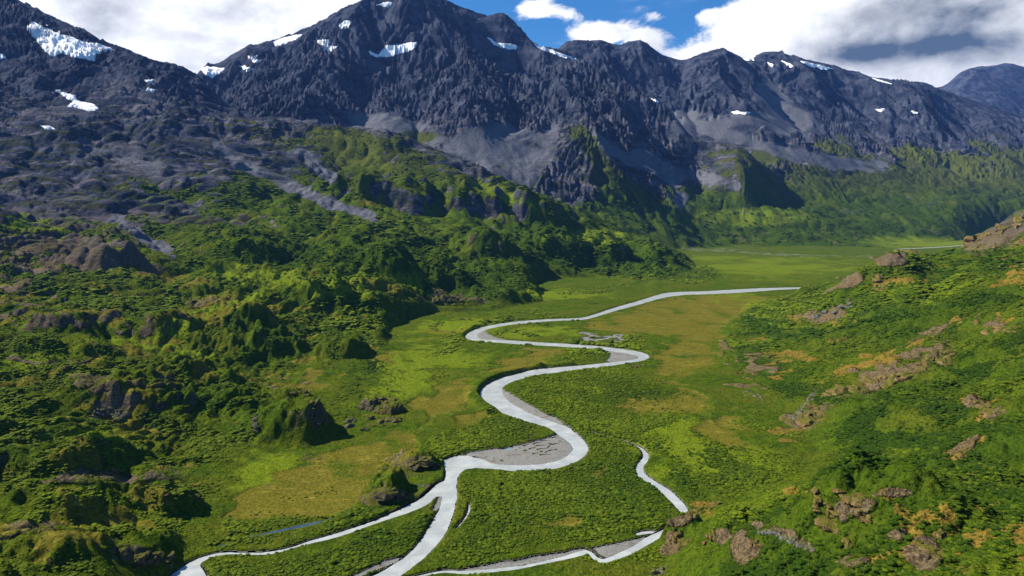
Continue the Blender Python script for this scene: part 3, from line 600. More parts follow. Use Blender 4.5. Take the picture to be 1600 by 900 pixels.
def rock_colour(k, pos):
    a = k.noise(pos, 0.012, 6, 0.62); b_ = k.noise(pos, 0.11, 6, 0.65); c = k.noise(pos, 0.9, 4, 0.6)
    base = k.mix(k.ramp(a, 0.38, 0.64), (0.012, 0.019, 0.038), (0.070, 0.078, 0.108))  # blue cast of distant haze is put into these rock tones
    base = k.mix(k.math('MULTIPLY', k.ramp(b_, 0.48, 0.75), 0.75), base, (0.135, 0.135, 0.155))
    return k.mix(k.math('MULTIPLY', k.ramp(c, 0.5, 0.3), 0.55), base, (0.02, 0.02, 0.024)), b_, c
def terrain_material():
    m, k, b = mat('terrain')
    g = k.node('ShaderNodeNewGeometry'); pos = g.outputs['Position']
    a1 = k.node('ShaderNodeAttribute', attribute_name='cover_a'); a2 = k.node('ShaderNodeAttribute', attribute_name='cover_b')
    s1 = k.node('ShaderNodeSeparateColor'); k.put(s1.inputs[0], a1.outputs['Color']); s2 = k.node('ShaderNodeSeparateColor'); k.put(s2.inputs[0], a2.outputs['Color'])
    veg_, scree_, brown_ = s1.outputs; bright_, gravel_, ochre_ = s2.outputs
    f1 = k.noise(pos, 0.02, 5, 0.6); f2 = k.noise(pos, 0.13, 5, 0.65); f3 = k.noise(pos, 0.7, 4, 0.65); f4 = k.noise(pos, 2.4, 3, 0.6)
    jit = k.math('ADD', k.math('MULTIPLY', k.math('SUBTRACT', f2, 0.5), 0.9), k.math('MULTIPLY', k.math('SUBTRACT', f3, 0.5), 0.8))
    grn = k.mix(k.ramp(f2, 0.36, 0.64), (0.040, 0.072, 0.005), (0.095, 0.140, 0.008))
    grn = k.mix(k.ramp(f1, 0.40, 0.68), grn, (0.115, 0.125, 0.010))
    grn = k.mix(k.math('MULTIPLY', k.ramp(k.math('ADD', a1.outputs['Alpha'], k.math('MULTIPLY', jit, 0.9)), 0.3, 0.75), 0.9), grn, k.mix(k.ramp(f3, 0.35, 0.65), (0.018, 0.040, 0.004), (0.050, 0.090, 0.007)))
    grn = k.mix(k.math('MULTIPLY', k.ramp(f3, 0.58, 0.40), 0.7), grn, (0.022, 0.045, 0.004))
    grn = k.mix(k.math('MULTIPLY', k.ramp(f4, 0.52, 0.72), 0.5), grn, (0.12, 0.16, 0.010))
    brt = k.mix(k.ramp(f3, 0.35, 0.65), (0.098, 0.150, 0.007), (0.172, 0.205, 0.012))
    col = k.mix(k.ramp(k.math('ADD', bright_, k.math('MULTIPLY', jit, 0.8)), 0.10, 1.05), grn, brt)
    mp = k.node('ShaderNodeMapping'); k.put(mp.inputs[0], pos); mp.inputs['Rotation'].default_value = (0, 0, -0.75); mp.inputs['Scale'].default_value = (0.35, 1.6, 1)
    fs_ = k.noise(mp.outputs[0], 0.09, 6, 0.66, 2.2)
    col = k.mix(k.math('MULTIPLY', k.ramp(k.noise(pos, 0.32, 5, 0.7, 0.6), 0.50, 0.36), 0.6), col, (0.030, 0.055, 0.005))
    brn = k.mix(k.ramp(f3, 0.36, 0.66), (0.075, 0.068, 0.008), (0.150, 0.132, 0.017))
    brn = k.mix(k.math('MULTIPLY', k.ramp(fs_, 0.55, 0.72), 0.8), brn, (0.27, 0.225, 0.05))
    brn = k.mix(k.math('MULTIPLY', k.ramp(fs_, 0.48, 0.36), 0.6), brn, (0.070, 0.085, 0.008))
    col = k.mix(k.ramp(k.math('ADD', brown_, k.math('MULTIPLY', jit, 0.8)), 0.3, 0.7), col, brn)
    och = k.mix(k.ramp(f3, 0.35, 0.65), (0.125, 0.078, 0.014), (0.23, 0.165, 0.028))
    col = k.mix(k.ramp(k.math('ADD', ochre_, k.math('MULTIPLY', jit, 0.9)), 0.35, 0.7), col, och)
    spz = k.node('ShaderNodeSeparateXYZ'); k.put(spz.inputs[0], pos)
    tundra = k.mix(k.ramp(f2, 0.35, 0.65), (0.034, 0.046, 0.010), (0.080, 0.082, 0.020))
    col = k.mix(k.math('MULTIPLY', k.ramp(k.math('ADD', spz.outputs[2], k.math('MULTIPLY', jit, 120)), 150, 330), 0.8), col, tundra)
    rck, rb, rc = rock_colour(k, pos)
    # benches of pale debris between dark ledges on the lower mountain slopes
    mpl = k.node('ShaderNodeMapping'); k.put(mpl.inputs[0], pos); mpl.inputs['Scale'].default_value = (0.45, 1.0, 2.4)
    led = k.noise(mpl.outputs[0], 0.016, 7, 0.62, 0.7)
    up = k.math('MULTIPLY', k.ramp(spz.outputs[2], 40, 160), k.ramp(spz.outputs[2], 700, 420))
    rck = k.mix(k.math('MULTIPLY', k.math('MULTIPLY', k.ramp(led, 0.48, 0.62), up), 0.85), rck, k.mix(k.ramp(f3, 0.3, 0.7), (0.115, 0.105, 0.125), (0.20, 0.18, 0.20)))
    moss_ = k.math('MULTIPLY', k.ramp(k.noise(mpl.outputs[0], 0.028, 6, 0.65, 0.5), 0.47, 0.60), k.ramp(spz.outputs[2], 620, 300))
    rck = k.mix(k.math('MULTIPLY', moss_, 0.8), rck, k.mix(f3, (0.022, 0.030, 0.010), (0.062, 0.066, 0.018)))
    # near the valley the rock is warmer and paler
    sp = k.node('ShaderNodeSeparateXYZ'); k.put(sp.inputs[0], pos)
    low = k.ramp(sp.outputs[2], 170, 60)
    warm = k.math('MULTIPLY', low, k.math('ADD', 0.7, k.math('MULTIPLY', k.ramp(sp.outputs[0], -30, 120), 0.3)))
    rwarm = k.mix(k.ramp(rc, 0.35, 0.65), (0.085, 0.060, 0.030), (0.28, 0.20, 0.095))
    rck = k.mix(k.math('MULTIPLY', warm, 0.85), rck, rwarm)
    scr = k.mix(k.ramp(f2, 0.3, 0.7), (0.080, 0.084, 0.098), (0.150, 0.153, 0.168))
    rck = k.mix(k.ramp(k.math('ADD', scree_, k.math('MULTIPLY', jit, 0.5)), 0.3, 0.75), rck, scr)
    col = k.mix(k.ramp(k.math('ADD', veg_, k.math('MULTIPLY', jit, 1.0)), 0.36, 0.62), rck, col)
    grv = k.mix(k.ramp(f4, 0.3, 0.7), (0.125, 0.122, 0.110), (0.26, 0.252, 0.228))
    grv = k.mix(k.math('MULTIPLY', k.ramp(fs_, 0.53, 0.66), 0.75), grv, (0.095, 0.072, 0.05))
    col = k.mix(k.ramp(k.math('ADD', gravel_, k.math('MULTIPLY', jit, 0.35)), 0.4, 0.6), col, grv)
    k.put(b.inputs['Base Color'], col)
    h = k.math('ADD', k.math('MULTIPLY', f2, 3.2), k.math('ADD', k.math('MULTIPLY', f3, 1.7), k.math('MULTIPLY', f4, 0.3)))
    damp = k.math('SUBTRACT', 1.0, k.math('MULTIPLY', k.math('MAXIMUM', gravel_, brown_), 0.8))
    rock_h = k.math('MULTIPLY', k.math('ADD', k.noise(pos, 0.06, 8, 0.68, 0.6), k.math('MULTIPLY', f2, 0.4)), k.math('MULTIPLY', k.ramp(veg_, 0.7, 0.3), k.math('SUBTRACT', 1.0, k.math('MAXIMUM', scree_, gravel_))))
    k.put(b.inputs['Normal'], bump(k, rock_h, 7.0, 0.75, bump(k, k.math('MULTIPLY', h, damp), 1.0, 0.9)))
    return m
MT = terrain_material()

# ---------------------------------------------------------------- terrain objects
def grid_mesh(name, fmask, kind='structure'):
    """quads of the big grid picked by fmask -> one object"""
    fi, fj = np.nonzero(fmask)
    a = fi * NU + fj
    quad = np.stack([a, a + 1, a + NU + 1, a + NU], 1).astype(np.int64)
    used = np.zeros(NY * NU, bool); used[quad.ravel()] = True
    ids = np.nonzero(used)[0]; remap = np.zeros(NY * NU, np.int32); remap[ids] = np.arange(len(ids), dtype=np.int32)
    q = remap[quad]
    me = bpy.data.meshes.new(name)
    co = np.stack([X.reshape(-1)[ids], Y.reshape(-1)[ids], H.reshape(-1)[ids]], 1).astype(F32)
    me.vertices.add(len(ids)); me.vertices.foreach_set('co', co.ravel())
    me.loops.add(q.size); me.loops.foreach_set('vertex_index', q.ravel())
    me.polygons.add(len(q)); me.polygons.foreach_set('loop_start', np.arange(0, q.size, 4, dtype=np.int32))
    me.update(calc_edges=True)
    me.polygons.foreach_set('use_smooth', np.ones(len(q), bool))
    for nm, ch in (('cover_a', (veg, scree, brown)), ('cover_b', (bright, gravel, ochre))):
        at = me.color_attributes.new(nm, 'BYTE_COLOR', 'POINT')
        c = np.ones((len(ids), 4), F32)
        for i_, m_ in enumerate(ch): c[:, i_] = np.clip(m_.reshape(-1)[ids], 0, 1)
        c[:, 3] = np.clip(alder_shade.reshape(-1)[ids], 0, 1)
        c[:, :3] = np.where(c[:, :3] <= 0.0031308, c[:, :3] * 12.92, 1.055 * c[:, :3] ** (1 / 2.4) - 0.055)
        at.data.foreach_set('color_srgb', c.ravel())
    me.materials.append(MT)
    o = bpy.data.objects.new(name, me); COL.objects.link(o); o['kind'] = kind
    return o
fs = (slice(0, NY - 1), slice(0, NU - 1))
hl_, Yq, Uq, Hq, sq = hill[fs], Y[fs], U[fs], Hb[fs], sdF[fs]
reg = np.zeros(hl_.shape, np.int8)                       # 0 valley floor
slope = sq > 3
fardiv = FARDIV[None, :-1]
reg[slope & (Yq < fardiv) & (Uq < 1115 )] = 1             # left hillside
reg[slope & (Yq < fardiv) & (Uq >= 1000) & (Yq < 1700) & ((Uq > 1115) | (Yq < 450))] = 2
reg[slope & (Yq < fardiv) & (Uq >= 1115) & (Yq >= 1150)] = 3
reg[slope & (Yq >= fardiv)] = 4
reg[(reg == 1) & (Uq < 480) & (Hq > 175 + 0.35 * np.maximum(Uq, 0))] = 5
reg[slope & (Yq > 7200)] = 6
for r_, nm in ((0, 'valley_floor'), (1, 'hillside'), (2, 'hill'), (3, 'hill'), (4, 'mountain'), (5, 'mountain'), (6, 'mountain')):
    if (reg == r_).any(): grid_mesh(nm, reg == r_)
# coarse outer ground so that the land goes on to the horizon on every side, under the fine sheets
def plain_mesh(name, verts, faces, m, parent=None):
    me = bpy.data.meshes.new(name); me.from_pydata([tuple(map(float, v)) for v in verts], [], faces); me.update()
    me.materials.append(m); o = bpy.data.objects.new(name, me); COL.objects.link(o)
    if parent: o.parent = parent
    return o
g_ = plain_mesh('ground', [(-13500, -13500, -14), (13500, -13500, -14), (13500, 13500, -14), (-13500, 13500, -14)], [(0, 1, 2, 3)], MT); g_['kind'] = 'structure'

# ---------------------------------------------------------------- water
def water_material(name, c1, c2, rough, spec):
    m, k, b = mat(name); g = k.node('ShaderNodeNewGeometry'); pos = g.outputs['Position']
    f = k.noise(pos, 0.09, 5, 0.6, 0.5); r = k.noise(pos, 1.6, 4, 0.65)
    col = k.mix(k.ramp(f, 0.35, 0.7), c1, c2)
    k.put(b.inputs['Base Color'], col); b.inputs['Roughness'].default_value = rough; b.inputs['Specular IOR Level'].default_value = spec
    k.put(b.inputs['Normal'], bump(k, r, 0.05, 0.5))
    return m
M_MILK = water_material('glacial_water', (0.31, 0.33, 0.315), (0.43, 0.445, 0.42), 0.3, 0.3)
M_POND = water_material('pond_water', (0.03, 0.045, 0.06), (0.05, 0.07, 0.09), 0.06, 0.5)
M_BLUE = water_material('blue_pool_water', (0.10, 0.28, 0.36), (0.16, 0.36, 0.44), 0.08, 0.5)
def water(name, poly, m, grow, z=ZW):
    """level sheet cut from the terrain grid cells around a traced outline"""
    d = polydist(poly); s = d < grow
    f = s[:-1, :-1] | s[1:, :-1] | s[:-1, 1:] | s[1:, 1:]
    fi, fj = np.nonzero(f); a = fi * NU + fj
    quad = np.stack([a, a + 1, a + NU + 1, a + NU], 1); ids, inv = np.unique(quad.ravel(), return_inverse=True)
    me = bpy.data.meshes.new(name); co = np.stack([X.reshape(-1)[ids], Y.reshape(-1)[ids], np.full(len(ids), z)], 1).astype(F32)
    me.vertices.add(len(ids)); me.vertices.foreach_set('co', co.ravel()); me.loops.add(quad.size); me.loops.foreach_set('vertex_index', inv.astype(np.int32).ravel())
    me.polygons.add(len(quad)); me.polygons.foreach_set('loop_start', np.arange(0, quad.size, 4, dtype=np.int32)); me.update(calc_edges=True)
    me.materials.append(m); o = bpy.data.objects.new(name, me); COL.objects.link(o); o['kind'] = 'structure'
    return o
water('river', main_poly, M_MILK, 1.4)
water('side_channel', side_poly, M_MILK, 1.2, ZW - 0.01)
water('creek', creek, M_MILK, 1.0, ZW - 0.006)
water('creek', creek2, M_MILK, 0.8, ZW - 0.014)
water('creek', trickle, M_MILK, 0.5, ZW - 0.004)
water('river', farriver, M_MILK, 5, ZW - 0.004)
water('creek', brook, M_MILK, 5, ZW - 0.008)
water('pond', pond1, M_POND, 1.2, ZW - 0.02); water('pond', pond2, M_POND, 1.0, ZW - 0.02); water('pond', barpool, M_BLUE, 1.0, ZW - 0.02)

# ---------------------------------------------------------------- things: tagging
def tag(o, label, cat, group=None):
    o['label'] = label; o['category'] = cat
    if group: o['group'] = group
    return o

# ---------------------------------------------------------------- snow
def snow_material():
    m, k, b = mat('snow'); g = k.node('ShaderNodeNewGeometry'); pos = g.outputs['Position']
    f = k.noise(pos, 0.03, 5, 0.6, 0.6); f2 = k.noise(pos, 0.2, 4, 0.6)
    col = k.mix(k.ramp(f, 0.52, 0.72), (0.92, 0.92, 0.91), (0.60, 0.62, 0.64))
    k.put(b.inputs['Base Color'], col); b.inputs['Roughness'].default_value = 0.7
    k.put(b.inputs['Normal'], bump(k, f2, 2.0, 0.5))
    return m
M_SNOW = snow_material()
def bil(G, fi, fj):
    i = np.clip(fi.astype(int), 0, NY - 2); j = np.clip(fj.astype(int), 0, NU - 2); a = fi - i; b = fj - j
    return (G[i, j] * (1 - a) * (1 - b) + G[i + 1, j] * a * (1 - b) + G[i, j + 1] * (1 - a) * b + G[i + 1, j + 1] * a * b)
def snow_patch(px, label, thick=2.5, sub=4, jag=1.0, drop=0):
    px = np.array(px, float)
    us = np.linspace(px[:, 0].min(), px[:, 0].max(), 12)
    ys = []
    P_ = np.vstack([px, px[:1]])
    for a, b in zip(P_[:-1], P_[1:]):
        for t in (0, .5): 
            q = a + (b - a) * t; i, j = first_hit(q[0], q[1], H); ys.append(Y1[i])
    c = px.mean(0); i, j = first_hit(c[0], c[1], H); med = Y1[i]
    ys = [y for y in ys if 0.6 * med < y < 1.5 * med] + [med]
    y0, y1 = min(ys) * 0.985, max(ys) * 1.015
    i0, i1 = np.searchsorted(Y1, [y0, y1]); i0 = max(0, i0 - 2); i1 = min(NY - 1, i1 + 2)
    j0 = int((px[:, 0].min() - 3 + 250) / 2100 * (NU - 1)); j1 = int((px[:, 0].max() + 3 + 250) / 2100 * (NU - 1)) + 1
    fi, fj = np.meshgrid(np.linspace(i0, i1, (i1 - i0) * sub + 1), np.linspace(j0, j1, (j1 - j0) * sub + 1), indexing='ij')
    x, y, h = bil(X, fi, fj).astype(F32), bil(Y, fi, fj).astype(F32), bil(H, fi, fj).astype(F32)
    u = 800 + x * FPX / y; v = HOR + (HC - h) * FPX / y
    w = med / FPX
    sd = -sdf_poly(u.astype(F32), v.astype(F32), px)
    sd = sd + 0.85 * jag * (1.6 * _perlin(x / (9 * w), y / (14 * w), 301) + 0.9 * _perlin(x / (3.5 * w), y / (5 * w), 302))
    lf = np.clip(sd * w * 0.9, -6, thick) + 0.3 * thick * np.minimum(1, np.maximum(sd, 0)) 
    hb = h.copy()
    for _ in range(3):
        for ax, kk in ((0, 13), (1, 13)):
            hb = sum(np.roll(hb, q, ax) for q in range(-kk, kk + 1)) / (2 * kk + 1)
    lf = lf + np.clip(hb - h, 0, 25) * sstep(0.3, 3.5, sd)
    ok = sd > -1.2
    core = (sd > -0.2); lab = np.where(core, np.arange(core.size).reshape(core.shape) + 1, 0)
    for _ in range(400):                                   # keep the one largest connected piece
        l2 = lab.copy()
        l2[1:] = np.maximum(l2[1:], lab[:-1]); l2[:-1] = np.maximum(l2[:-1], lab[1:]); l2[:, 1:] = np.maximum(l2[:, 1:], lab[:, :-1]); l2[:, :-1] = np.maximum(l2[:, :-1], lab[:, 1:])
        l2 *= core
        if (l2 == lab).all(): break
        lab = l2
    if core.any():
        big = np.bincount(lab[lab > 0]).argmax(); keep = lab == big
        for _ in range(sub): 
            k2 = keep.copy(); k2[1:] |= keep[:-1]; k2[:-1] |= keep[1:]; k2[:, 1:] |= keep[:, :-1]; k2[:, :-1] |= keep[:, 1:]; keep = k2
        other = (lab > 0) & (lab != big); ok &= keep & ~other
    f = ok[:-1, :-1] & ok[1:, :-1] & ok[:-1, 1:] & ok[1:, 1:]
    ii, jj = np.nonzero(f); nj = x.shape[1]; a = ii * nj + jj
    if not len(a):
        if drop < 4: snow_patch(px + np.array([0, 3.5]), label, thick, sub, jag, drop + 1)
        return
    quad = np.stack([a, a + 1, a + nj + 1, a + nj], 1); ids, inv = np.unique(quad.ravel(), return_inverse=True)
    me = bpy.data.meshes.new('snow_patch'); co = np.stack([x.ravel()[ids], y.ravel()[ids], (h + lf).ravel()[ids]], 1).astype(F32)
    me.vertices.add(len(ids)); me.vertices.foreach_set('co', co.ravel()); me.loops.add(quad.size); me.loops.foreach_set('vertex_index', inv.astype(np.int32).ravel())
    me.polygons.add(len(quad)); me.polygons.foreach_set('loop_start', np.arange(0, quad.size, 4, dtype=np.int32)); me.update(calc_edges=True)
    me.polygons.foreach_set('use_smooth', np.ones(len(quad), bool))
    me.materials.append(M_SNOW); o = bpy.data.objects.new('snow_patch', me); COL.objects.link(o)
    tag(o, label, 'snow patch', 'old snow left on the mountains')
snow = [
 ([(22,22),(38,25),(60,38),(90,52),(130,65),(160,70),(178,78),(165,83),(150,85),(148,95),(120,90),(95,84),(82,88),(70,80),(58,65),(45,50),(30,38)], 'largest snowfield, a broad streaked slab below the left peak', 4),
 ([(82,138),(100,145),(118,150),(120,157),(145,163),(155,170),(140,174),(118,168),(103,166),(115,160),(98,150)], 'bright tongue of snow in a dark hollow of the left mountain', 2.5),
 ([(-12,82),(2,84),(10,89),(8,92),(-12,90)], 'sliver of snow cut by the left picture edge', 2),
 ([(60,195),(80,198),(87,202),(74,203)], 'thin snow streak among dark ledges low on the left mountain', 1.5),
 ([(225,124),(240,125),(238,129),(226,128)], 'small snow spot, upper of two on the left shoulder', 1.5),
 ([(231,137),(243,138),(240,144),(228,142)], 'small snow spot, lower of two on the left shoulder', 1.5),
 ([(311,107),(325,104),(350,107),(345,112),(332,122),(321,117)], 'snow wedge filling the pass between left mountain and main peak', 3),
 ([(428,66),(445,58),(475,53),(462,62),(440,70),(430,73)], 'long snow strip just under the skyline left of the main summit', 2.5),
 ([(497,63),(515,62),(513,70),(527,73),(515,81),(503,80),(508,74),(496,68)], 'forked white snow patch on the left flank of the main peak', 2.5),
 ([(528,40),(540,32),(549,34),(545,44),(535,46)], 'round snow patch high below the skyline of the main peak', 2.5),
 ([(372,102),(400,107),(396,116),(385,112)], 'narrow snow patch just right of the pass', 2),
 ([(386,88),(405,86),(400,92),(412,99),(396,98)], 'ragged snow patch above the one beside the pass', 2),
 ([(574,78),(590,86),(600,75),(598,70),(625,70),(653,65),(650,73),(640,80),(610,88),(590,90),(580,86)], 'wide toothed snowfield under the main summit', 3),
 ([(758,55),(775,66),(808,70),(807,78),(788,76),(772,70)], 'bright snow patch under the knob right of the main summit', 2.5),
 ([(835,68),(850,74),(880,84),(910,94),(930,102),(920,102),(890,94),(860,82),(840,75)], 'long curved snow ribbon along the ridge right of the summit knob', 2.5),
 ([(588,8),(600,3),(614,4),(606,11)], 'snow fleck at the very top of the main peak', 2),
 ([(1012,152),(1030,158),(1028,162)], 'snow fleck on the dark spur end in the middle of the range', 2),
 ([(1160,88),(1180,84),(1178,91),(1166,92)], 'snow saddle between the two right-hand tops', 2.5),
 ([(1196,96),(1212,101),(1207,105)], 'small snow patch on the brown right-hand top', 2),
 ([(1222,95),(1236,100),(1246,107),(1234,106)], 'middle snow streak on the brown right-hand top', 2),
 ([(1247,94),(1275,100),(1300,107),(1290,109),(1262,103)], 'long white snow line running down right of the brown top', 2.5),
 ([(1142,175),(1152,173.5),(1164,175.5),(1177,174),(1173,177),(1160,179),(1149,177.5)], 'flat snow patch at the head of the grey scree valley', 2),
 ([(1366,170),(1374,171),(1386,167.5),(1382,172),(1377,176),(1371,173.5)], 'snow patch among pale slabs on the right range', 2),
 ([(1418,174.5),(1427,173.5),(1436,176),(1426,177.5)], 'small snow spot right of the pale slabs', 1.5),
 ([(1362,122),(1376,125),(1393,131),(1380,130)], 'thin snow line on the skyline of the right range', 2),
]
for px, lb, th in snow: snow_patch(px, lb, th)

# ---------------------------------------------------------------- rocks
def rock_material(name, dark, pale):
    m, k, b = mat(name); g = k.node('ShaderNodeNewGeometry'); pos = g.outputs['Position']
    a = k.noise(pos, 0.25, 6, 0.65); c = k.noise(pos, 1.6, 5, 0.65)
    col = k.mix(k.ramp(a, 0.32, 0.68), dark, pale)
    col = k.mix(k.math('MULTIPLY', k.ramp(c, 0.52, 0.30), 0.7), col, tuple(x * 0.35 for x in dark))
    sp = k.node('ShaderNodeSeparateXYZ'); k.put(sp.inputs[0], g.outputs['Normal'])
    moss = k.math('MULTIPLY', k.ramp(k.math('ADD', sp.outputs[2], k.math('MULTIPLY', k.math('SUBTRACT', a, 0.5), 1.6)), 0.48, 0.80), 0.9)
    col = k.mix(moss, col, k.mix(k.ramp(c, 0.4, 0.6), (0.055, 0.075, 0.010), (0.14, 0.115, 0.022)))
    k.put(b.inputs['Base Color'], col); k.put(b.inputs['Normal'], bump(k, k.math('ADD', k.math('MULTIPLY', a, 1.5), c), 0.8, 0.9))
    return m
M_RW = rock_material('warm_rock', (0.105, 0.070, 0.030), (0.31, 0.21, 0.088))
M_RD = rock_material('dark_rock', (0.05, 0.042, 0.034), (0.20, 0.155, 0.11))
M_RG = rock_material('grey_rubble', (0.09, 0.088, 0.09), (0.27, 0.26, 0.26))
import bmesh
def rock_shape(r, sub=3, cuts=13):
    bm = bmesh.new(); bmesh.ops.create_icosphere(bm, subdivisions=sub, radius=1.0)
    v = np.array([x.co[:] for x in bm.verts]); f = np.array([[q.index for q in p.verts] for p in bm.faces]); bm.free()
    for _ in range(cuts):
        n_ = r.normal(size=3); n_ /= np.linalg.norm(n_); d = r.uniform(.45, .88)
        e = np.maximum(v @ n_ - d, 0); v = v - e[:, None] * n_ * 0.95
    v += 0.05 * np.sin(v[:, [1, 2, 0]] * 7 + r.uniform(0, 6, 3)) + 0.03 * np.sin(v[:, [2, 0, 1]] * 15 + r.uniform(0, 6, 3))
    return v, f
RK = [rock_shape(np.random.default_rng(i + 50), 4, 22) for i in range(8)]
RK_S2 = [rock_shape(np.random.default_rng(i + 130), 3, 12) for i in range(5)]
RK_S = [rock_shape(np.random.default_rng(i + 90), 1, 7) for i in range(8)]
def ground_at(x, y):
    u = 800 + x * FPX / y; return bil(H, np.atleast_1d((np.log(y) - LY1[0]) / (LY1[1] - LY1[0])), np.atleast_1d((u + 250) / 2100 * (NU - 1)))
def mesh_np(name, V, F, m, smooth=False):
    me = bpy.data.meshes.new(name); me.vertices.add(len(V)); me.vertices.foreach_set('co', V.astype(F32).ravel())
    me.loops.add(F.size); me.loops.foreach_set('vertex_index', F.astype(np.int32).ravel()); me.polygons.add(len(F))
    me.polygons.foreach_set('loop_start', np.arange(0, F.size, F.shape[1], dtype=np.int32)); me.update(calc_edges=True)
    me.polygons.foreach_set('use_smooth', np.full(len(F), smooth)); me.materials.append(m); return me
def rocks(name, line_px, size_px, n, label, m, stuff=False, spread=1.0, flat=0.7, group=None, shapes=None, sunk=0.25):
    """one outcrop: angular blocks crowded along a line on the ground, a single mesh with its base at the outcrop's foot"""
    r = np.random.default_rng(abs(hash(label)) % 1000 if False else sum(map(ord, label)))
    shapes = shapes or RK; L = np.array(line_px, float)
    Vs, Fs = [], []; off = 0; base = None
    for k_ in range(n):
        t = (k_ + r.uniform(.1, .9)) / n * (len(L) - 1); i = min(int(t), len(L) - 2) if len(L) > 1 else 0
        q = L[i] + (L[i + 1] - L[i]) * (t - i) if len(L) > 1 else L[0]
        q = q + r.normal(0, 0.28 * size_px * spread, 2) * np.array([1.2, 0.7])
        a, b = first_hit(q[0], q[1], H); x, y = float(X[a, b]), float(Y[a, b])
        if base is not None and abs(y - base[1]) > 0.25 * base[1]: continue
        w = y / FPX * size_px * 0.5 * math.exp(r.normal(0, 0.33)) * (1.15 if k_ % 3 == 0 else 0.75)
        z = float(ground_at(x, y)[0])
        if base is None: base = (x, y, z)
        v, f = shapes[int(r.integers(len(shapes)))]
        A = r.uniform(0, 6.283); T = r.normal(0, .25); c, s_ = math.cos(A), math.sin(A)
        R_ = np.array([[c, -s_, 0], [s_, c, 0], [0, 0, 1]]) @ np.array([[1, 0, 0], [0, math.cos(T), -math.sin(T)], [0, math.sin(T), math.cos(T)]])
        v = (v * np.array([1.25, 0.95, flat * r.uniform(.8, 1.25)]) * w) @ R_.T + np.array([x - base[0], y - base[1], z - base[2] - w * flat * sunk])
        Vs.append(v); Fs.append(f + off); off += len(v)
    if not stuff:                                   # bedrock that joins the blocks just above the turf
        cs = [v_.mean(0) for v_ in Vs]; ex = [np.ptp(v_[:, :2], axis=0).max() for v_ in Vs]
        for q_ in range(1, len(cs)):
            p_ = min(range(q_), key=lambda t_: np.linalg.norm(cs[t_] - cs[q_])); a_, b_ = cs[p_], cs[q_]; dv = b_ - a_; ln_ = np.linalg.norm(dv) + 1e-6
            v, f = RK_S2[q_ % len(RK_S2)]; ax = dv / ln_; sd_ = np.array([-ax[1], ax[0], 0]); sd_ /= np.linalg.norm(sd_) + 1e-6; up_ = np.cross(ax, sd_)
            wq = min(ex[p_], ex[q_]) * 0.33
            v = (a_ + b_) / 2 + v[:, :1] * ax * (ln_ * 0.62) + v[:, 1:2] * sd_ * wq + v[:, 2:] * up_ * wq * 0.7 - np.array([0, 0, wq * 0.45])
            Vs.append(v); Fs.append(f + off); off += len(v)
    me = mesh_np(name, np.vstack(Vs), np.vstack(Fs), m)
    o = bpy.data.objects.new(name, me); o.location = base; COL.objects.link(o)
    if stuff: o['kind'] = 'stuff'
    else: tag(o, label, 'rock outcrop', group)
    return o
GR, GL = 'bare rock on the right-hand hill', 'bare rock on the left side of the valley'
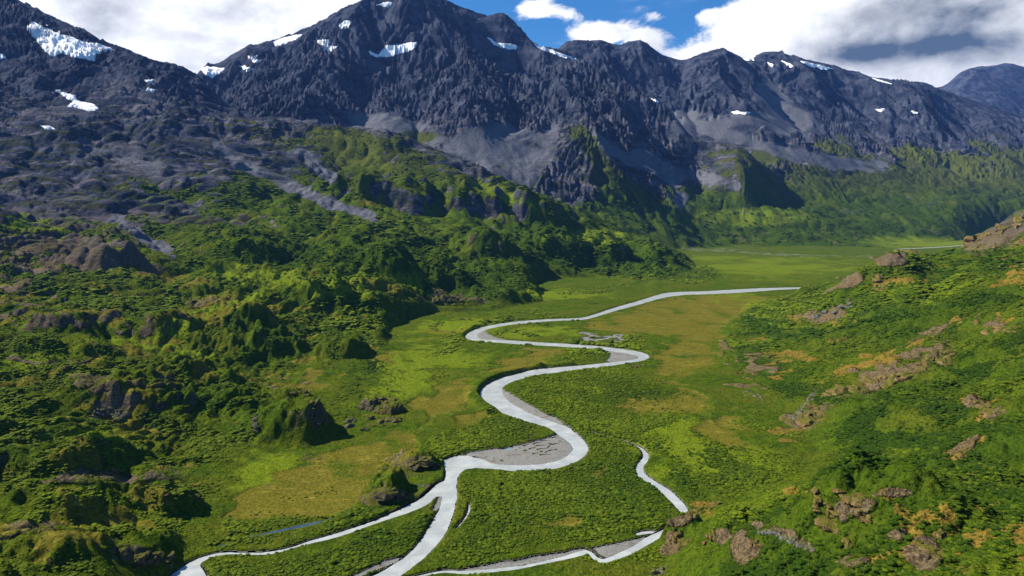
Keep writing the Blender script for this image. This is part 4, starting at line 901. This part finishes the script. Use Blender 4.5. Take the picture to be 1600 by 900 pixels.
outcrops = [
 ([(1372,402),(1392,396),(1420,394),(1442,400)], 18, 16, 'craggy grey rock crown on the crest of the right hill', M_RW, GR),
 ([(1322,440),(1338,430),(1352,424)], 17, 9, 'pale crag on the skyline shoulder left of the hilltop crown', M_RW, GR),
 ([(1372,430),(1378,445),(1372,455)], 14, 7, 'upright block below the hilltop crown on the right hill', M_RW, GR),
 ([(1290,618),(1330,604),(1370,596),(1410,588),(1440,576),(1480,556),(1492,545)], 20, 34, 'long diagonal rock ledge across the right hillside', M_RW, GR),
 ([(1240,658),(1262,648),(1285,634)], 17, 12, 'short rock ledge at the lower left end of the long ledge', M_RW, GR),
 ([(1275,497),(1300,488),(1312,494)], 13, 8, 'low grey rocks below the pale shoulder crag', M_RG, GR),
 ([(1322,482),(1332,470)], 13, 6, 'dark jumbled rocks under the upright block', M_RG, GR),
 ([(1122,535),(1130,550),(1134,562)], 10, 9, 'row of small crags at the left foot of the right hill', M_RW, GR),
 ([(1190,552),(1210,560),(1226,570)], 12, 9, 'scattered tan rocks between foot crags and long ledge', M_RW, GR),
 ([(1150,583),(1180,592)], 12, 8, 'tan rocks in brush just above the grey boulder spill', M_RW, GR),
 ([(1165,612),(1180,620),(1195,622)], 11, 10, 'grey boulder spill at the foot of the right hill', M_RG, GR),
 ([(1300,533),(1325,530)], 10, 7, 'small tan rocks in the middle of the green right hillside', M_RW, GR),
 ([(1510,380),(1535,370),(1560,360),(1590,348),(1610,340)], 17, 30, 'pale cliffs of the second hill at the right picture edge', M_RW, GR),
 ([(1540,392),(1570,384),(1600,378)], 16, 14, 'lower pale rock band of the second hill at right', M_RW, GR),
 ([(1505,715),(1512,700)], 14, 6, 'pointed tan rock on the dark slope above the foreground knoll', M_RW, GR),
 ([(1535,630),(1545,645)], 18, 7, 'tan rocky scar high on the right slope', M_RW, GR),
 ([(1545,520),(1590,515)], 14, 9, 'rock shelf among rust-coloured turf near the right edge', M_RW, GR),
 ([(1322,775),(1340,782)], 24, 6, 'large pale boulder on top of the foreground knoll', M_RW, GR),
 ([(1276,768),(1280,790),(1276,805)], 17, 9, 'ragged crag on the left brow of the foreground knoll', M_RW, GR),
 ([(1300,800),(1308,822)], 17, 7, 'split rocks on the front of the foreground knoll', M_RW, GR),
 ([(1345,806),(1362,815)], 15, 6, 'small rock cluster in front of the large pale boulder', M_RW, GR),
 ([(1452,838),(1462,858),(1476,872)], 26, 8, 'tan weathered crag on the near right slope', M_RW, GR),
 ([(1072,806),(1095,800),(1108,792)], 17, 9, 'crag overlooking the bend of the small creek', M_RW, GR),
 ([(1064,838),(1072,856)], 17, 7, 'steep crag below the one overlooking the creek', M_RW, GR),
 ([(1108,848),(1116,836)], 14, 5, 'low rocks in brush right of the creek crags', M_RW, GR),
 ([(1176,842),(1186,852)], 12, 5, 'tan rocks just left of the grey rubble strip', M_RW, GR),
 ([(1036,888),(1030,900)], 15, 6, 'grey slab at the lower picture edge beside the creek', M_RG, GR),
 ([(1322,848),(1332,858)], 16, 5, 'ochre-stained rocks below the foreground knoll', M_RW, GR),
 ([(575,782),(592,772),(612,768),(628,778)], 22, 12, 'dark craggy knoll beside the side channel', M_RD, GL),
 ([(640,735),(658,722),(680,728)], 20, 11, 'dark craggy knoll where the side channel leaves the river', M_RD, GL),
 ([(468,720),(484,713),(500,717)], 12, 8, 'low dark rocks in the brown meadow', M_RD, GL),
 ([(545,658),(548,664)], 20, 5, 'grey block beside the big left knob', M_RG, GL),
 ([(565,668),(590,655),(606,650),(622,660)], 20, 12, 'dark broken crag at the left edge of the brown meadow', M_RD, GL),
 ([(580,632),(600,622),(612,632)], 17, 9, 'brown rocks on top of the crag by the brown meadow', M_RD, GL),
 ([(448,622),(470,610),(490,632),(500,655)], 11, 16, 'rocky flank of the big rounded left knob', M_RD, GL),
 ([(100,572),(130,566),(150,562)], 15, 9, 'weathered rocks along the brow of the left bluff', M_RD, GL),
 ([(270,880),(250,868),(225,872),(200,880)], 20, 12, 'dark crag at the lower left above the river mouth', M_RD, GL),
 ([(110,745),(150,738),(185,742)], 13, 8, 'dull rocks on the brow of the lower left hump', M_RD, GL),
 ([(240,772),(290,768),(330,788)], 12, 10, 'small dark rocks on the right side of the lower left hump', M_RD, GL),
 ([(4,845),(24,836)], 14, 6, 'dull rocks at the lower left picture corner', M_RD, GL),
 ([(990,574),(1003,570)], 7, 5, 'pair of small boulders beside the outer river bend', M_RD, None),
 ([(676,470),(700,476),(720,468)], 12, 9, 'purplish broken rocks at the foot of the middle hill', M_RD, GL),
]
for ln, sz, n_, lb, m_, gp in outcrops: rocks('rock_outcrop', ln, sz, n_, lb, m_, group=gp)
rocks('rubble', [(1186,830),(1215,835),(1240,848),(1268,858)], 5, 260, 'grey rubble strip', M_RG, True, 1.6, .8, shapes=RK_S)
rocks('rubble', [(140,652),(165,645),(195,650),(180,655)], 5, 200, 'talus left', M_RG, True, 2.2, .8, shapes=RK_S)
rocks('rubble', [(398,650),(402,675)], 4, 90, 'talus knob', M_RG, True, 1.5, .8, shapes=RK_S)
rocks('rubble', [(1275,610),(1255,640),(1240,655)], 5, 120, 'talus ledge', M_RG, True, 1.5, .8, shapes=RK_S)

# ---------------------------------------------------------------- brush
def leaf_material():
    m, k, b = mat('alder_leaves')
    g = k.node('ShaderNodeNewGeometry'); at = k.node('ShaderNodeAttribute', attribute_type='INSTANCER', attribute_name='tint')
    f = k.noise(g.outputs['Position'], 0.9, 3, 0.6); t = at.outputs['Fac']
    col = k.mix(t, (0.026, 0.056, 0.004), (0.130, 0.176, 0.007))
    col = k.mix(k.math('MULTIPLY', k.math('MULTIPLY', k.ramp(f, 0.45, 0.7), k.math('ADD', t, 0.1)), 0.7), col, (0.145, 0.165, 0.009))
    k.put(b.inputs['Base Color'], col); b.inputs['Roughness'].default_value = 0.65
    b.inputs['Specular IOR Level'].default_value = 0.03
    return m
M_LEAF = leaf_material()
def shrub_mesh(i, sub, leaves):
    r = np.random.default_rng(200 + i)
    bm = bmesh.new(); bmesh.ops.create_icosphere(bm, subdivisions=sub, radius=0.5)
    v = np.array([x.co[:] for x in bm.verts]); f = np.array([[q.index for q in p.verts] for p in bm.faces]); bm.free()
    d = v / np.linalg.norm(v, axis=1)[:, None]
    lob = np.zeros(len(v))
    for _ in range(9):
        c = r.normal(size=3); c[2] = abs(c[2]); c /= np.linalg.norm(c); lob = np.maximum(lob, r.uniform(.75, 1.05) * np.exp(-((1 - d @ c) / 0.22)))
    v = d * (0.27 + 0.2 * lob)[:, None] * np.array([1.1, 1.1, 0.95]) * (1 + r.normal(0, .05, len(v)))[:, None]
    V, F = [v], [f]; off = len(v)
    pick = r.integers(0, len(v), leaves * 3); pick = pick[v[pick, 2] > -0.2][:leaves]
    for p in pick:
        c = v[p] * r.uniform(.92, 1.22); n_ = d[p] + r.normal(0, .6, 3); n_ /= np.linalg.norm(n_)
        t = np.cross(n_, r.normal(size=3)); t /= np.linalg.norm(t); b_ = np.cross(n_, t); s = r.uniform(.045, .10)
        V.append(np.array([c + t * s * 1.4, c + b_ * s * .8, c - t * s * 1.2])); F.append(np.array([[off, off + 1, off + 2]])); off += 3
    V = np.vstack(V); V[:, 2] += 0.28
    return mesh_np('shrub', V, np.vstack(F), M_LEAF)
FORMS = [shrub_mesh(i, 2, 150) for i in range(5)]
FORMS_FAR = [shrub_mesh(i + 20, 2, 40) for i in range(4)]

# candidate spots: even on the picture-independent log grid, thinned by the cover density
def scatter(y0, y1, count, seed, thr):
    r = np.random.default_rng(seed)
    ly = r.uniform(math.log(y0), math.log(y1), count); u = r.uniform(-230, 1830, count)
    fi = (ly - LY1[0]) / (LY1[1] - LY1[0]); fj = (u + 250) / 2100 * (NU - 1)
    dd = bil(dens, fi, fj); keep = r.uniform(0, 1, count) < dd * thr
    fi, fj = fi[keep], fj[keep]; y = np.exp(ly[keep]); x = (u[keep] - 800) / FPX * y
    return x, y, bil(H, fi, fj), bil(n2, fi, fj), bil(n1, fi, fj), dd[keep], r
xs, ys_, zs, sc, tn, far_ = [], [], [], [], [], []
for (y0, y1, cnt, seed, smin, smax) in ((110, 330, 170000, 1, 1.0, 2.6), (330, 700, 190000, 2, 1.35, 3.3), (700, 1300, 90000, 3, 3.0, 7), (1300, 2400, 60000, 4, 5, 11), (2400, 3800, 16000, 5, 8, 15)):
    x, y, z, a, b, dd, r = scatter(y0, y1, cnt, seed, 1.0)
    xs.append(x); ys_.append(y); zs.append(z)
    s_ = (smin * 0.8 + (smax * 1.15 - smin * 0.8) * r.beta(1.3, 3.2, len(x))) * (1 + 0.3 * bil(n3, (np.log(y) - LY1[0]) / (LY1[1] - LY1[0]), (800 + x * FPX / y + 250) / 2100 * (NU - 1))); sc.append(s_ * np.clip(0.6 + 0.5 * dd, .5, 1.1))
    wd = bil(woods_shade, (np.log(y) - LY1[0]) / (LY1[1] - LY1[0]), (800 + x * FPX / y + 250) / 2100 * (NU - 1))
    tn.append(np.clip(0.48 - 0.50 * wd + 0.45 * a + 0.3 * b + r.normal(0, .2, len(x)), 0, 1))
xs, ys_, zs, sc, tn = map(np.concatenate, (xs, ys_, zs, sc, tn))
# visible test against the terrain's running skyline, used to pick the brush that becomes single objects
iv = np.clip(np.round((np.log(ys_) - LY1[0]) / (LY1[1] - LY1[0])).astype(int), 0, NY - 1); jv = np.clip(np.round((800 + xs * FPX / ys_ + 250) / 2100 * (NU - 1)).astype(int), 0, NU - 1)
sky_ = np.minimum.accumulate(HOR + (HC - H) * FPX / Y, axis=0)
pu = 800 + xs * FPX / ys_; pv = HOR + (HC - zs - 0.7 * sc) * FPX / ys_
seen = (pv < sky_[np.maximum(iv - 3, 0), jv] + 1) & (pu > 6) & (pu < 1594) & (pv < 893)
psize = np.where(seen, sc * FPX / ys_, 0)
order = np.argsort(-psize)[:290]
single = np.zeros(len(xs), bool); single[order] = True
kinds = {}
def shrub_label(u, v, s):
    if u < 700: return 'leafy green bush on the hummocks at the lower left', 'bushes at the lower left'
    if u < 1030: return 'leafy green bush on the flat between the river channels', 'bushes between the river channels'
    if u > 1330: return 'leafy bush on the near slope right of the foreground knoll', 'bushes on the near right slope'
    return 'leafy bush around the rocks near the creek bend', 'bushes near the creek bend'
for n_, i in enumerate(order):
    o = bpy.data.objects.new('shrub', FORMS[n_ % len(FORMS)]); COL.objects.link(o)
    o.location = (xs[i], ys_[i], zs[i] - 0.05 * sc[i]); o.rotation_euler = (0, 0, random.uniform(0, 6.28)); o.scale = (sc[i], sc[i], sc[i] * random.uniform(.55, .8))
    o['tint'] = float(tn[i]); lb, gp = shrub_label(pu[i], pv[i], sc[i]); tag(o, lb, 'shrub', gp)

def brush_mass(name, idx, forms):
    me = bpy.data.meshes.new(name); N = len(idx)
    me.vertices.add(N); me.vertices.foreach_set('co', np.stack([xs[idx], ys_[idx], zs[idx] - 0.06 * sc[idx]], 1).astype(F32).ravel())
    r = np.random.default_rng(9)
    for nm, arr, typ in (('size', sc[idx], 'FLOAT'), ('turn', r.uniform(0, 6.28, N), 'FLOAT'), ('tint', tn[idx], 'FLOAT'), ('form', r.integers(0, len(forms), N), 'INT')):
        at = me.attributes.new(nm, typ, 'POINT'); at.data.foreach_set('value', arr.astype(F32 if typ == 'FLOAT' else np.int32))
    o = bpy.data.objects.new(name, me); COL.objects.link(o); o['kind'] = 'stuff'; me.materials.append(M_LEAF)
    hid = bpy.data.collections.new(name + '_forms')
    for f_ in forms: hid.objects.link(bpy.data.objects.new('shrub_form', f_))
    t = bpy.data.node_groups.new(name, 'GeometryNodeTree')
    t.interface.new_socket('Geometry', in_out='INPUT', socket_type='NodeSocketGeometry'); t.interface.new_socket('Geometry', in_out='OUTPUT', socket_type='NodeSocketGeometry')
    N_ = t.nodes.new; gi, go = N_('NodeGroupInput'), N_('NodeGroupOutput')
    ci = N_('GeometryNodeCollectionInfo'); ci.inputs[0].default_value = hid; ci.inputs[1].default_value = True; ci.inputs[2].default_value = True
    ip = N_('GeometryNodeInstanceOnPoints'); ip.inputs['Pick Instance'].default_value = True
    def named(nm, typ):
        a = N_('GeometryNodeInputNamedAttribute'); a.data_type = typ; a.inputs[0].default_value = nm; return a.outputs[0]
    cx = N_('ShaderNodeCombineXYZ'); L = t.links.new
    L(named('turn', 'FLOAT'), cx.inputs[2])
    er = N_('FunctionNodeEulerToRotation'); L(cx.outputs[0], er.inputs[0])
    L(gi.outputs[0], ip.inputs['Points']); L(ci.outputs[0], ip.inputs['Instance']); L(named('form', 'INT'), ip.inputs['Instance Index']); L(er.outputs[0], ip.inputs['Rotation']); sv = N_('ShaderNodeVectorMath'); sv.operation = 'SCALE'; sv.inputs[0].default_value = (1, 1, 0.52); L(named('size', 'FLOAT'), sv.inputs[3]); L(sv.outputs[0], ip.inputs['Scale'])
    L(ip.outputs[0], go.inputs[0])
    md = o.modifiers.new('brush', 'NODES'); md.node_group = t
    return o
# tufts and stranded wood on the gravel of the big bend
r_ = np.random.default_rng(77)
for n_, (u, v) in enumerate([(798,698),(806,703),(812,701),(820,704),(835,699),(846,706),(772,716),(783,720),(731,722),(858,694),(875,690),(868,703)]):
    i_, j_ = first_hit(u, v, H); o = bpy.data.objects.new('shrub', FORMS[n_ % len(FORMS)]); COL.objects.link(o); k_ = r_.uniform(1.0, 2.2)
    o.location = (X[i_, j_], Y[i_, j_], H[i_, j_] - .1); o.scale = (k_ * 1.4, k_, k_ * .45); o.rotation_euler = (0, 0, r_.uniform(0, 6)); o['tint'] = 0.6
    tag(o, 'low green tuft growing on the gravel bar of the big bend', 'shrub', 'tufts on the gravel bar')
m_w, k_w, b_w = mat('driftwood'); g_w = k_w.node('ShaderNodeNewGeometry')
k_w.put(b_w.inputs['Base Color'], k_w.mix(k_w.noise(g_w.outputs['Position'], 3.0), (0.10, 0.05, 0.03), (0.26, 0.17, 0.11)))
def log_mesh(r):
    L = r.uniform(4, 8); n = 9; V, F = [], []
    for a in range(n):
        t = a / (n - 1); rad = 0.28 * (1 - 0.75 * t) * (1.5 if a == 0 else 1); cy = 0.35 * math.sin(t * 3 + r.uniform(0, .2)); cz = 0.25 + 0.15 * math.sin(t * 4)
        for b in range(7): V.append((t * L - L / 2, cy + rad * math.cos(b * .8976), cz + rad * math.sin(b * .8976)))
        if a:
            for b in range(7): F.append([(a - 1) * 7 + b, (a - 1) * 7 + (b + 1) % 7, a * 7 + (b + 1) % 7, a * 7 + b])
    return mesh_np('driftwood_log', np.array(V), np.array(F), m_w, True)
LOGS = [log_mesh(r_) for _ in range(4)]
for n_, (u, v) in enumerate([(822,697),(840,693),(850,689),(858,698),(862,704),(848,702),(832,701),(868,694),(838,709),(852,711),(828,690),(815,693),(866,684),(845,697),(856,706)]):
    i_, j_ = first_hit(u, v, H); o = bpy.data.objects.new('driftwood_log', LOGS[n_ % 4]); COL.objects.link(o)
    o.location = (X[i_, j_], Y[i_, j_], H[i_, j_] - .05); o.rotation_euler = (0, 0, r_.normal(0.3, .6))
    tag(o, 'brown driftwood log stranded on the gravel bar of the big bend', 'driftwood', 'driftwood on the gravel bar')
near_ = np.nonzero(~single & (ys_ < 700))[0]; far_i = np.nonzero(~single & (ys_ >= 700))[0]
brush_mass('undergrowth', near_, FORMS); brush_mass('undergrowth', far_i, FORMS_FAR)
print('brush', len(near_), len(far_i))

# ---------------------------------------------------------------- valley air
def haze():
    bm = bmesh.new(); bmesh.ops.create_cube(bm, size=1.0)
    me = bpy.data.meshes.new('haze'); bm.to_mesh(me); bm.free()
    o = bpy.data.objects.new('haze', me); COL.objects.link(o); o['kind'] = 'stuff'
    o.scale = (28000, 28000, 2700); o.location = (0, 0, -16 + 1350)
    m = bpy.data.materials.new('haze'); m.use_nodes = True; k = NT(m.node_tree); k.n.clear()
    out = k.node('ShaderNodeOutputMaterial'); v = k.node('ShaderNodeVolumePrincipled')
    v.inputs['Color'].default_value = (0.16, 0.34, 0.90, 1); v.inputs['Density'].default_value = 2.3e-5; v.inputs['Anisotropy'].default_value = 0.1
    k.l.new(v.outputs[0], out.inputs['Volume']); me.materials.append(m)
haze()
